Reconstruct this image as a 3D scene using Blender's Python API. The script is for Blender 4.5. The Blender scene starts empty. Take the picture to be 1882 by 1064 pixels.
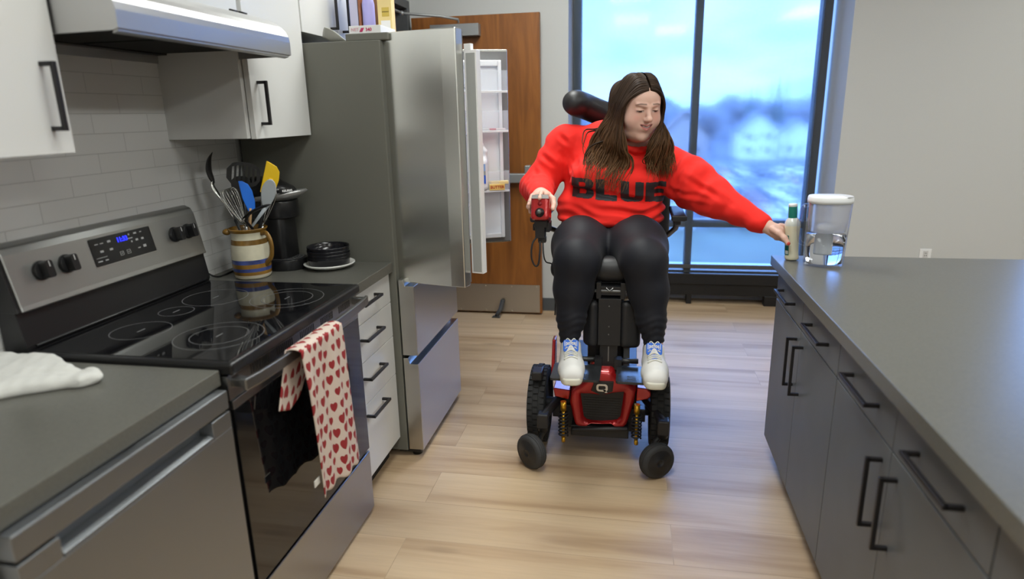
import bpy, math, random
import numpy as np
from mathutils import Vector, Matrix
from mathutils.bvhtree import BVHTree
SC = bpy.context.scene
COL = SC.collection
random.seed(7)
rng = np.random.default_rng(7)

# ---------------------------------------------------------------- camera
cam_d = bpy.data.cameras.new('camera')
cam = bpy.data.objects.new('camera', cam_d)
COL.objects.link(cam)
SC.camera = cam
PIT, YAW, ROL, CH, FPX = 0.2659813, 0.1875906, -0.0213930, 1.479015, 1188.43
fw = Vector((-math.sin(YAW)*math.cos(PIT), math.cos(YAW)*math.cos(PIT), -math.sin(PIT)))
rt = Vector((math.cos(YAW), math.sin(YAW), 0.0))
up = rt.cross(fw)
r2 = rt*math.cos(ROL)+up*math.sin(ROL)
u2 = -rt*math.sin(ROL)+up*math.cos(ROL)
cam.matrix_world = Matrix(((r2.x, u2.x, -fw.x, 0.0), (r2.y, u2.y, -fw.y, 0.0), (r2.z, u2.z, -fw.z, CH), (0, 0, 0, 1)))
cam_d.sensor_fit = 'HORIZONTAL'
cam_d.sensor_width = 36.0
cam_d.lens = 36.0*FPX/1882.0
cam_d.clip_start = 0.05
cam_d.clip_end = 2000
cam_d.dof.use_dof = True
cam_d.dof.focus_distance = 2.85
cam_d.dof.aperture_fstop = 2.0

# ---------------------------------------------------------------- colour management
SC.view_settings.view_transform = 'Standard'
SC.view_settings.look = 'None'
SC.view_settings.gamma = 1.0
SC.view_settings.use_curve_mapping = False
SC.view_settings.exposure = 0.0
SC.cycles.max_bounces = 10
SC.cycles.diffuse_bounces = 4
SC.cycles.glossy_bounces = 4
SC.cycles.transmission_bounces = 8
SC.cycles.transparent_max_bounces = 12
SC.cycles.caustics_reflective = False
SC.cycles.caustics_refractive = True
SC.cycles.sample_clamp_indirect = 6.0
SC.cycles.use_denoising = True

# ---------------------------------------------------------------- world: overcast, blue daylight with soft clouds
W = bpy.data.worlds.new('overcast_sky')
SC.world = W
W.use_nodes = True
nt = W.node_tree
nt.nodes.clear()
def _n(t, **k):
    n = nt.nodes.new(t)
    for a, b in k.items(): setattr(n, a, b)
    return n
tc = _n('ShaderNodeTexCoord')
sep = _n('ShaderNodeSeparateXYZ')
nt.links.new(tc.outputs['Generated'], sep.inputs[0])
ramp = _n('ShaderNodeValToRGB')
nt.links.new(sep.outputs['Z'], ramp.inputs[0])
ramp.color_ramp.elements[0].position = 0.0
ramp.color_ramp.elements[0].color = (0.27, 0.56, 1.40, 1)
ramp.color_ramp.elements[1].position = 0.5
ramp.color_ramp.elements[1].color = (0.20, 0.42, 1.10, 1)
e = ramp.color_ramp.elements.new(0.10); e.color = (0.36, 0.70, 1.60, 1)
mp = _n('ShaderNodeMapping'); mp.inputs['Scale'].default_value = (2.2, 2.2, 7.0)
nt.links.new(tc.outputs['Generated'], mp.inputs[0])
nz = _n('ShaderNodeTexNoise'); nz.inputs['Scale'].default_value = 2.3; nz.inputs['Detail'].default_value = 4
nt.links.new(mp.outputs[0], nz.inputs['Vector'])
cr = _n('ShaderNodeValToRGB')
cr.color_ramp.elements[0].position = 0.36; cr.color_ramp.elements[0].color = (0, 0, 0, 1)
cr.color_ramp.elements[1].position = 0.62; cr.color_ramp.elements[1].color = (1, 1, 1, 1)
nt.links.new(nz.outputs['Fac'], cr.inputs[0])
mx = _n('ShaderNodeMixRGB'); mx.blend_type = 'MIX'
nt.links.new(cr.outputs[0], mx.inputs[0])
nt.links.new(ramp.outputs[0], mx.inputs[1])
mx.inputs[2].default_value = (0.52, 0.92, 1.85, 1)
bg = _n('ShaderNodeBackground'); bg.inputs['Strength'].default_value = 2.5
nt.links.new(mx.outputs[0], bg.inputs[0])
bo = _n('ShaderNodeMapRange'); bo.interpolation_type = 'SMOOTHSTEP'
bo.inputs['From Min'].default_value = 0.20; bo.inputs['From Max'].default_value = 0.50; bo.inputs['To Min'].default_value = 2.4; bo.inputs['To Max'].default_value = 7.0
nt.links.new(sep.outputs['Z'], bo.inputs[0]); nt.links.new(bo.outputs[0], bg.inputs['Strength'])
wo = _n('ShaderNodeOutputWorld')
nt.links.new(bg.outputs[0], wo.inputs[0])

# ---------------------------------------------------------------- ceiling troffer light (area lamps; their fixtures are built with the ceiling)
CEIL = 2.95
TROFFERS = [(-0.1, -1.3, 7), (-0.1, 1.3, 25), (-0.45, 3.2, 33), (2.6, -1.3, 28), (2.6, 1.3, 46), (2.9, 3.4, 11), (0.6, -3.0, 46)]  # last one, unseen behind the camera, is added to brighten the fridge door
for i, (lx, ly, lw) in enumerate(TROFFERS):
    ld = bpy.data.lights.new('troffer_lamp', 'AREA')
    ld.shape = 'RECTANGLE'; ld.size = 0.56; ld.size_y = 1.16
    ld.energy = lw
    ld.color = (0.97, 1.0, 0.955)
    lo = bpy.data.objects.new('troffer_lamp', ld)
    lo.location = (lx, ly, CEIL-0.035)
    COL.objects.link(lo)

# ---------------------------------------------------------------- materials
MATS = {}
def M(name, col=(.8, .8, .8), rough=.5, metal=0.0, spec=.5, emit=None, est=1.0, trans=0.0, ior=1.45, coat=0.0, bump=None, var=None, sheen=0.0, aniso=0.0, alpha=1.0, sss=0.0):
    """Principled material; bump=(scale, strength[, detail, stretch]); var=(scale, amount, stretch) varies the colour."""
    if name in MATS: return MATS[name]
    m = bpy.data.materials.new(name); m.use_nodes = True
    t = m.node_tree; b = t.nodes['Principled BSDF']
    b.inputs['Base Color'].default_value = (*col, 1)
    b.inputs['Roughness'].default_value = rough
    b.inputs['Metallic'].default_value = metal
    b.inputs['Specular IOR Level'].default_value = spec
    b.inputs['IOR'].default_value = ior
    b.inputs['Transmission Weight'].default_value = trans
    b.inputs['Coat Weight'].default_value = coat
    b.inputs['Coat Roughness'].default_value = 0.08
    b.inputs['Sheen Weight'].default_value = sheen
    b.inputs['Anisotropic'].default_value = aniso
    b.inputs['Alpha'].default_value = alpha
    if sss:
        b.inputs['Subsurface Weight'].default_value = sss
        b.inputs['Subsurface Radius'].default_value = (0.012, 0.005, 0.003)
        b.inputs['Subsurface Scale'].default_value = 1.0
    if emit:
        b.inputs['Emission Color'].default_value = (*emit, 1)
        b.inputs['Emission Strength'].default_value = est
    if bump or var:
        c = t.nodes.new('ShaderNodeTexCoord')
    if bump:
        bump = list(bump)+[3, (1, 1, 1)][len(bump)-2:]
        mpn = t.nodes.new('ShaderNodeMapping'); mpn.inputs['Scale'].default_value = bump[3]
        t.links.new(c.outputs['Object'], mpn.inputs[0])
        n = t.nodes.new('ShaderNodeTexNoise'); n.inputs['Scale'].default_value = bump[0]; n.inputs['Detail'].default_value = bump[2]
        t.links.new(mpn.outputs[0], n.inputs['Vector'])
        bn = t.nodes.new('ShaderNodeBump'); bn.inputs['Strength'].default_value = bump[1]; bn.inputs['Distance'].default_value = 0.01
        t.links.new(n.outputs['Fac'], bn.inputs['Height']); t.links.new(bn.outputs[0], b.inputs['Normal'])
    if var:
        mpn = t.nodes.new('ShaderNodeMapping'); mpn.inputs['Scale'].default_value = var[2] if len(var) > 2 else (1, 1, 1)
        t.links.new(c.outputs['Object'], mpn.inputs[0])
        n = t.nodes.new('ShaderNodeTexNoise'); n.inputs['Scale'].default_value = var[0]; n.inputs['Detail'].default_value = 4
        t.links.new(mpn.outputs[0], n.inputs['Vector'])
        mr = t.nodes.new('ShaderNodeMapRange'); mr.inputs['From Min'].default_value = .3; mr.inputs['From Max'].default_value = .7
        mr.inputs['To Min'].default_value = 1-var[1]; mr.inputs['To Max'].default_value = 1+var[1]
        t.links.new(n.outputs['Fac'], mr.inputs[0])
        mm = t.nodes.new('ShaderNodeVectorMath'); mm.operation = 'SCALE'; mm.inputs[0].default_value = col
        t.links.new(mr.outputs[0], mm.inputs['Scale']); t.links.new(mm.outputs[0], b.inputs['Base Color'])
    MATS[name] = m
    return m

# ---------------------------------------------------------------- mesh builder
ORG = {}          # world origin of every object's root
class MB:
    def __init__(s): s.v = []; s.f = []; s.mi = []; s.sm = []; s.mats = []; s.uv = {}
    def _m(s, m):
        if m not in s.mats: s.mats.append(m)
        return s.mats.index(m)
    def add(s, vs, fs, m, smooth=False):
        o = len(s.v); k = s._m(m)
        s.v += [tuple(map(float, p)) for p in vs]
        for f in fs:
            s.f.append([i+o for i in f]); s.mi.append(k); s.sm.append(smooth)
        return s
    def box(s, x0, x1, y0, y1, z0, z1, m, R=None, c=None):
        x0, x1 = min(x0, x1), max(x0, x1); y0, y1 = min(y0, y1), max(y0, y1); z0, z1 = min(z0, z1), max(z0, z1)
        vs = [(x0, y0, z0), (x1, y0, z0), (x1, y1, z0), (x0, y1, z0), (x0, y0, z1), (x1, y0, z1), (x1, y1, z1), (x0, y1, z1)]
        if R is not None: vs = [R @ Vector(p)+Vector(c) for p in vs]
        return s.add(vs, [(0, 3, 2, 1), (4, 5, 6, 7), (0, 1, 5, 4), (1, 2, 6, 5), (2, 3, 7, 6), (3, 0, 4, 7)], m)
    def prism(s, poly, ax, a, b, m, smooth=False, fr=None):
        """2-D polygon extruded from a to b along an axis ('X': poly=(y,z); 'Y': (x,z); 'Z': (x,y)), or in frame fr=(origin,u,v,n)."""
        n = len(poly)
        def P(p, t):
            if fr: o, u, v, w = fr; return Vector(o)+Vector(u)*p[0]+Vector(v)*p[1]+Vector(w)*t
            return {'X': (t, p[0], p[1]), 'Y': (p[0], t, p[1]), 'Z': (p[0], p[1], t)}[ax]
        vs = [P(p, a) for p in poly]+[P(p, b) for p in poly]
        s.add(vs, [list(range(n))[::-1], list(range(n, 2*n))], m)
        o = len(s.v)-2*n; k = s._m(m)
        for i in range(n):
            j = (i+1) % n
            s.f.append([o+i, o+j, o+n+j, o+n+i]); s.mi.append(k); s.sm.append(smooth)
        return s
    def tube(s, pts, r, m, n=8, closed=False, sq=None, up=None, smooth=True, caps=True):
        """sweep a circle (or ellipse: sq=(a,b) factors) along points; r may be a list."""
        pts = [Vector(p) for p in pts]; N = len(pts)
        rs = r if hasattr(r, '__len__') else [r]*N
        vs = []; prev = Vector(up) if up else None
        for i in range(N):
            if closed: t = pts[(i+1) % N]-pts[i-1]
            else: t = pts[min(i+1, N-1)]-pts[max(i-1, 0)]
            if t.length < 1e-9: t = Vector((0, 0, 1))
            t.normalize()
            if prev is None:
                prev = Vector((0, 0, 1)) if abs(t.z) < .9 else Vector((1, 0, 0))
            u = prev-t*prev.dot(t)
            if u.length < 1e-6: u = t.orthogonal()
            u.normalize(); w = t.cross(u); prev = u
            a, b = sq if sq else (1, 1)
            for k in range(n):
                an = 2*math.pi*k/n
                vs.append(pts[i]+u*(rs[i]*a*math.cos(an))+w*(rs[i]*b*math.sin(an)))
        fs = []
        for i in range(N if closed else N-1):
            j = (i+1) % N
            for k in range(n):
                l = (k+1) % n
                fs.append((i*n+k, i*n+l, j*n+l, j*n+k))
        s.add(vs, fs, m, smooth)
        if caps and not closed:
            o = len(s.v)-N*n; kk = s._m(m)
            for f in ([o+k for k in range(n)][::-1], [o+(N-1)*n+k for k in range(n)]):
                s.f.append(f); s.mi.append(kk); s.sm.append(False)
        return s
    def cyl(s, a, b, r, m, n=20, r1=None):
        return s.tube([a, b], [r, r if r1 is None else r1], m, n)
    def lathe(s, prof, c, m, n=28, ax=(0, 0, 1), seg=None, mfun=None):
        """profile [(r,h)] turned round axis ax through c."""
        ax = Vector(ax).normalized(); u = ax.orthogonal().normalized(); w = ax.cross(u); c = Vector(c)
        vs = []
        for r, h in prof:
            for k in range(n):
                an = 2*math.pi*k/n
                vs.append(c+ax*h+(u*math.cos(an)+w*math.sin(an))*max(r, 1e-5))
        o = len(s.v)
        s.v += [tuple(p) for p in vs]
        for i in range(len(prof)-1):
            mm = mfun(i) if mfun else m
            kk = s._m(mm)
            for k in range(n):
                l = (k+1) % n
                s.f.append([o+i*n+k, o+i*n+l, o+(i+1)*n+l, o+(i+1)*n+k]); s.mi.append(kk); s.sm.append(True)
        return s
    def ball(s, c, r, m, n=12, R=None):
        r = r if hasattr(r, '__len__') else (r, r, r)
        c = Vector(c); vs = []; fs = []
        for i in range(n+1):
            ph = math.pi*i/n
            for k in range(2*n):
                th = math.pi*k/n
                p = Vector((r[0]*math.sin(ph)*math.cos(th), r[1]*math.sin(ph)*math.sin(th), r[2]*math.cos(ph)))
                vs.append((R @ p if R else p)+c)
        for i in range(n):
            for k in range(2*n):
                l = (k+1) % (2*n)
                fs.append((i*2*n+k, (i+1)*2*n+k, (i+1)*2*n+l, i*2*n+l))
        return s.add(vs, fs, m, True)
    def grid(s, fn, nu, nv, m, smooth=True):
        vs = [fn(i/nu, j/nv) for j in range(nv+1) for i in range(nu+1)]
        fs = [(j*(nu+1)+i, j*(nu+1)+i+1, (j+1)*(nu+1)+i+1, (j+1)*(nu+1)+i) for j in range(nv) for i in range(nu)]
        return s.add(vs, fs, m, smooth)
    def text(s, body, size, o, u, v, m, depth=0.0008, bold=0.0, cx='CENTER'):
        """lettering lying in the plane (o; u right, v up)."""
        cu = bpy.data.curves.new('lettering', 'FONT'); cu.body = body; cu.size = size; cu.align_x = cx; cu.align_y = 'CENTER'
        cu.extrude = depth/2; cu.offset = bold; cu.resolution_u = 3
        ob = bpy.data.objects.new('lettering', cu); COL.objects.link(ob)
        bpy.context.view_layer.update()
        me = ob.evaluated_get(bpy.context.evaluated_depsgraph_get()).to_mesh()
        o, u, v = Vector(o), Vector(u).normalized(), Vector(v).normalized(); w = u.cross(v)
        vs = [o+u*p.co.x+v*p.co.y+w*p.co.z for p in me.vertices]
        s.add(vs, [list(p.vertices) for p in me.polygons], m)
        bpy.data.objects.remove(ob); bpy.data.curves.remove(cu)
        return s
    def obj(s, name, parent=None, bevel=0, seg=2, solid=0, sub=0, label=None, kind=None, ang=35):
        me = bpy.data.meshes.new(name)
        V = np.array(s.v, dtype=float)
        if parent is not None: org = ORG[parent.name]
        else:
            lo, hi = V.min(0), V.max(0); org = Vector(((lo[0]+hi[0])/2, (lo[1]+hi[1])/2, lo[2]))
        V = V-np.array(org)
        me.from_pydata(V.tolist(), [], s.f)
        for m in s.mats: me.materials.append(m)
        me.polygons.foreach_set('material_index', s.mi)
        me.polygons.foreach_set('use_smooth', s.sm)
        me.update()
        o = bpy.data.objects.new(name, me); COL.objects.link(o)
        ORG[o.name] = org
        if parent is not None: o.parent = parent
        else: o.location = org
        if bevel:
            b = o.modifiers.new('bevel', 'BEVEL'); b.width = bevel; b.segments = seg; b.limit_method = 'ANGLE'; b.angle_limit = math.radians(ang)
            b.harden_normals = False
        if solid:
            d = o.modifiers.new('solid', 'SOLIDIFY'); d.thickness = solid; d.offset = 0
        if sub:
            d = o.modifiers.new('sub', 'SUBSURF'); d.levels = sub; d.render_levels = sub
        if label: o['label'] = label
        if kind: o['kind'] = kind
        return o
def thing(name, label, cat, loc, group=None):
    o = bpy.data.objects.new(name, None); COL.objects.link(o)
    o.location = loc; o.empty_display_size = .05; ORG[o.name] = Vector(loc)
    o['label'] = label; o['category'] = cat
    if group: o['group'] = group
    return o
def tag(o, label, cat, group=None, kind=None):
    o['label'] = label; o['category'] = cat
    if group: o['group'] = group
    if kind: o['kind'] = kind
    return o
def struct(mb, name, bevel=0, label=None):
    o = mb.obj(name, bevel=bevel); o['kind'] = 'structure'
    if label: o['label'] = label
    return o
def rrect(w, h, r, n=4, cx=0, cy=0):
    out = []
    for sx, sy, a0 in ((1, 1, 0), (-1, 1, 90), (-1, -1, 180), (1, -1, 270)):
        for k in range(n+1):
            a = math.radians(a0+90*k/n)
            out.append((cx+sx*(w/2-r)+r*math.cos(a), cy+sy*(h/2-r)+r*math.sin(a)))
    return out
def rotz(a): return Matrix.Rotation(a, 3, 'Z')
def ddup(root, loc, label=None, group=None):
    r = root.copy(); COL.objects.link(r); r.location = loc; ORG[r.name] = Vector(loc)
    if label: r['label'] = label
    if group: r['group'] = group
    for ch in list(root.children):
        c = ch.copy(); COL.objects.link(c); c.parent = r
        for g in list(ch.children):
            d = g.copy(); COL.objects.link(d); d.parent = c
    return r
def bez(ps, n=12):
    """Catmull-Rom through the points."""
    P = [Vector(p) for p in ps]; P = [P[0]*2-P[1]]+P+[P[-1]*2-P[-2]]
    out = []
    for i in range(1, len(P)-2):
        a, b, c, d = P[i-1:i+3]
        for k in range(n):
            t = k/n
            out.append(.5*((2*b)+(c-a)*t+(2*a-5*b+4*c-d)*t*t+(3*b-a-3*c+d)*t**3))
    out.append(P[-2].copy())
    return out

# common materials
white_paint = M('wall_paint', (.55, .56, .555), .85, bump=(180, .05))
lam_white = M('white_laminate', (.65, .65, .64), .32)
lam_grey = M('grey_laminate', (.105, .112, .118), .42, var=(6, .06))
counter_m = M('counter_quartz', (.112, .110, .096), .30, var=(160, .10))
steel = M('brushed_steel', (.345, .355, .365), .30, metal=1, bump=(60, .02, 2, (1, 1, 60)), aniso=.5)
steel_d = M('dark_brushed_steel', (.78, .78, .74), .27, metal=1, aniso=.4)
blk_glass = M('black_glass', (.006, .006, .007), .04, spec=.6)
blk_pl = M('black_plastic', (.012, .012, .013), .35)
blk_matte = M('black_matte', (.014, .014, .015), .6)
hndl = M('black_handle', (.012, .011, .013), .38)
dark_gap = M('dark_gap', (.01, .01, .01), .8)
white_pl = M('white_plastic', (.78, .79, .80), .35)
chrome = M('chrome', (.8, .8, .8), .12, metal=1)
grey_pl = M('grey_plastic', (.25, .26, .27), .45)
# ================================================================ smooth-blended implicit solids turned into one continuous mesh
class Sdf:
    """list of primitives joined by a smooth union (or cut when op='s'); points are numpy (N,3)."""
    def __init__(s): s.p = []
    def cap(s, a, b, r1, r2=None, k=.02, op='u'):
        s.p.append(('c', np.array(a, float), np.array(b, float), float(r1), float(r1 if r2 is None else r2), k, op)); return s
    def chain(s, pts, rs, k=.02):
        for i in range(len(pts)-1): s.cap(pts[i], pts[i+1], rs[i], rs[i+1], k)
        return s
    def ell(s, c, r, R=None, k=.02, op='u'):
        s.p.append(('e', np.array(c, float), np.array(r, float), None if R is None else np.array(R, float), None, k, op)); return s
    def rbox(s, c, h, rad, R=None, k=.01, op='u'):
        s.p.append(('b', np.array(c, float), np.array(h, float), None if R is None else np.array(R, float), rad, k, op)); return s
    @staticmethod
    def d1(q, P):
        if q[0] == 'c':
            _, a, b, r1, r2 = q[:5]; ba = b-a; L = max(ba @ ba, 1e-12)
            h = np.clip(((P-a) @ ba)/L, 0, 1)
            return np.sqrt((((P-a)-h[:, None]*ba)**2).sum(1))-(r1+(r2-r1)*h)
        if q[0] == 'e':
            _, c, r, R = q[:4]; X = P-c
            if R is not None: X = X @ R
            k0 = np.sqrt(((X/r)**2).sum(1)); k1 = np.sqrt(((X/(r*r))**2).sum(1))
            return k0*(k0-1)/np.maximum(k1, 1e-9)
        _, c, h, R, rad = q[:5]; X = P-c
        if R is not None: X = X @ R
        D = np.abs(X)-(h-rad)
        return np.sqrt((np.maximum(D, 0)**2).sum(1))+np.minimum(D.max(1), 0)-rad
    def ev(s, P, idx=None):
        d = np.full(len(P), 10.0)
        for i in (range(len(s.p)) if idx is None else idx):
            q = s.p[i]; e = s.d1(q, P); k = q[5]
            if q[6] == 'u':
                h = np.maximum(k-np.abs(d-e), 0)/k; d = np.minimum(d, e)-h*h*k*.25
            else:
                e = -e; h = np.maximum(k-np.abs(d-e), 0)/k; d = np.maximum(d, e)+h*h*k*.25
        return d
    def box(s):
        lo = np.full(3, 1e9); hi = -lo
        for q in s.p:
            if q[6] != 'u': continue
            if q[0] == 'c':
                m = max(q[3], q[4]); lo = np.minimum(lo, np.minimum(q[1], q[2])-m); hi = np.maximum(hi, np.maximum(q[1], q[2])+m)
            else:
                m = np.linalg.norm(q[2]) if q[3] is not None else q[2]; lo = np.minimum(lo, q[1]-m); hi = np.maximum(hi, q[1]+m)
        return lo, hi
    def mesh(s, h, smooth=2):
        """surface nets over the blocks the surface passes through."""
        lo, hi = s.box(); lo = lo-4*h; hi = hi+4*h
        n = 12; B = n*h
        nb = np.ceil((hi-lo)/B).astype(int)
        I = np.stack(np.meshgrid(*[np.arange(k) for k in nb], indexing='ij'), -1).reshape(-1, 3)
        ctr = lo+(I+.5)*B; rad = B*.87
        keepd = [s.d1(q, ctr) for q in s.p]
        U = np.array([keepd[i] for i in range(len(s.p)) if s.p[i][6] == 'u'])
        kmax = max(q[5] for q in s.p)
        act = np.where(U.min(0) < rad+kmax)[0]
        g = np.arange(n+1); G = np.stack(np.meshgrid(g, g, g, indexing='ij'), -1).reshape(-1, 3)
        D = {}
        V_id = []; V_p = []; F = []
        corner = np.array([(0, 0, 0), (1, 0, 0), (0, 1, 0), (1, 1, 0), (0, 0, 1), (1, 0, 1), (0, 1, 1), (1, 1, 1)])
        edges = [(0, 1), (2, 3), (4, 5), (6, 7), (0, 2), (1, 3), (4, 6), (5, 7), (0, 4), (1, 5), (2, 6), (3, 7)]
        tot = nb*n+3
        def key(c): return (c[:, 0]*tot[1]+c[:, 1])*tot[2]+c[:, 2]
        for bi in act:
            idx = [i for i in range(len(s.p)) if keepd[i][bi] < rad*1.05+kmax+.002]
            if not idx: continue
            base = I[bi]*n
            # one extra layer below so every edge finds its four cells
            P = lo+(base+G)*h
            d = s.ev(P, idx)
            if d.min() > 0 or d.max() < 0: continue
            d = d.reshape(n+1, n+1, n+1)
            c8 = np.stack([d[a:a+n, b:b+n, c:c+n] for a, b, c in corner], -1)
            sg = c8 < 0; mk = sg.any(-1) & ~sg.all(-1)
            cells = np.argwhere(mk)
            if not len(cells): continue
            v8 = c8[mk]
            acc = np.zeros((len(cells), 3)); cnt = np.zeros(len(cells))
            for a, b in edges:
                va, vb = v8[:, a], v8[:, b]; m = (va < 0) != (vb < 0)
                t = np.where(m, va/np.where(m, va-vb, 1), 0)
                acc += m[:, None]*(corner[a]+t[:, None]*(corner[b]-corner[a])); cnt += m
            pos = lo+(base+cells+acc/cnt[:, None])*h
            V_id.append(key(base+cells)); V_p.append(pos)
            for ax in range(3):
                sl0 = [slice(0, n)]*3; sl1 = list(sl0); sl1[ax] = slice(1, n+1)
                A = d[tuple(sl0)] < 0; Bn = d[tuple(sl1)] < 0
                e = np.argwhere(A != Bn)
                if not len(e): continue
                inside = A[tuple(e.T)]
                o1, o2 = [(1, 2), (2, 0), (0, 1)][ax]
                c0 = base+e; q = []
                for (x, y) in ((0, 0), (-1, 0), (-1, -1), (0, -1)):
                    cc = c0.copy(); cc[:, o1] += x; cc[:, o2] += y; q.append(key(cc))
                q = np.stack(q, 1)
                q[~inside] = q[~inside][:, ::-1]
                F.append(q)
        ids = np.concatenate(V_id); ps = np.concatenate(V_p); f = np.concatenate(F)
        uid, first = np.unique(ids, return_index=True); V = ps[first]
        j = np.searchsorted(uid, f); j = np.clip(j, 0, len(uid)-1)
        ok = (uid[j] == f).all(1)
        f = j[ok]
        for _ in range(smooth): V = lap(V, f, .5)
        return V, f
def lap(V, f, w):
    a = f.reshape(-1); b = np.roll(f, -1, 1).reshape(-1)
    S = np.zeros_like(V); c = np.zeros(len(V))
    for k in range(3): S[:, k] = np.bincount(a, V[b, k], len(V))+np.bincount(b, V[a, k], len(V))
    c = np.bincount(a, minlength=len(V))+np.bincount(b, minlength=len(V))
    return V*(1-w)+w*S/np.maximum(c, 1)[:, None]
def vnorm(V, f):
    n = np.cross(V[f[:, 2]]-V[f[:, 0]], V[f[:, 3]]-V[f[:, 1]])
    N = np.zeros_like(V)
    for k in range(3):
        for c in range(4): N[:, k] += np.bincount(f[:, c], n[:, k], len(V))
    return N/np.maximum(np.linalg.norm(N, axis=1), 1e-9)[:, None]
def np_obj(name, V, f, mat, parent=None, col=None, org=None, label=None):
    me = bpy.data.meshes.new(name)
    o3 = np.array(ORG[parent.name]) if parent is not None else (np.array(org) if org is not None else np.array([(V[:, 0].min()+V[:, 0].max())/2, (V[:, 1].min()+V[:, 1].max())/2, V[:, 2].min()]))
    me.vertices.add(len(V)); me.vertices.foreach_set('co', (V-o3).astype(np.float32).ravel())
    k = f.shape[1]
    me.loops.add(f.size); me.loops.foreach_set('vertex_index', f.astype(np.int32).ravel())
    me.polygons.add(len(f)); me.polygons.foreach_set('loop_start', np.arange(0, f.size, k, dtype=np.int32))
    me.update(calc_edges=True); me.validate()
    me.polygons.foreach_set('use_smooth', [True]*len(me.polygons))
    me.materials.append(mat)
    if col is not None:
        at = me.color_attributes.new('Col', 'FLOAT_COLOR', 'POINT')
        at.data.foreach_set('color', np.concatenate([col, np.ones((len(col), 1))], 1).astype(np.float32).ravel())
    o = bpy.data.objects.new(name, me); COL.objects.link(o); ORG[o.name] = Vector(o3)
    if parent is not None: o.parent = parent
    else: o.location = o3
    if label: o['label'] = label
    return o
def att_mat(name, rough=.5, sheen=0, sss=0, bump=None):
    m = M(name, (1, 1, 1), rough, sheen=sheen, sss=sss, bump=bump)
    t = m.node_tree; a = t.nodes.new('ShaderNodeAttribute'); a.attribute_name = 'Col'
    t.links.new(a.outputs['Color'], t.nodes['Principled BSDF'].inputs['Base Color'])
    return m
def sstep(a, b, x):
    t = np.clip((x-a)/(b-a), 0, 1); return t*t*(3-2*t)
def wob(P, f, ph=0.0):
    """cheap smooth pseudo-noise in about -1..1"""
    x, y, z = P[:, 0]*f, P[:, 1]*f, P[:, 2]*f
    return (np.sin(1.7*x+1.1*y+ph)+np.sin(-1.3*y+2.1*z+1.3+ph*1.7)+np.sin(1.9*z+.7*x+2.1+ph*.6)+np.sin(2.3*x-1.6*z+.5*y+ph*2.3))/4
# ================================================================ the room
BACK = 4.76; LW = -1.60; RW = 6.2; FW = -4.2; GL = 5.10
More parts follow.
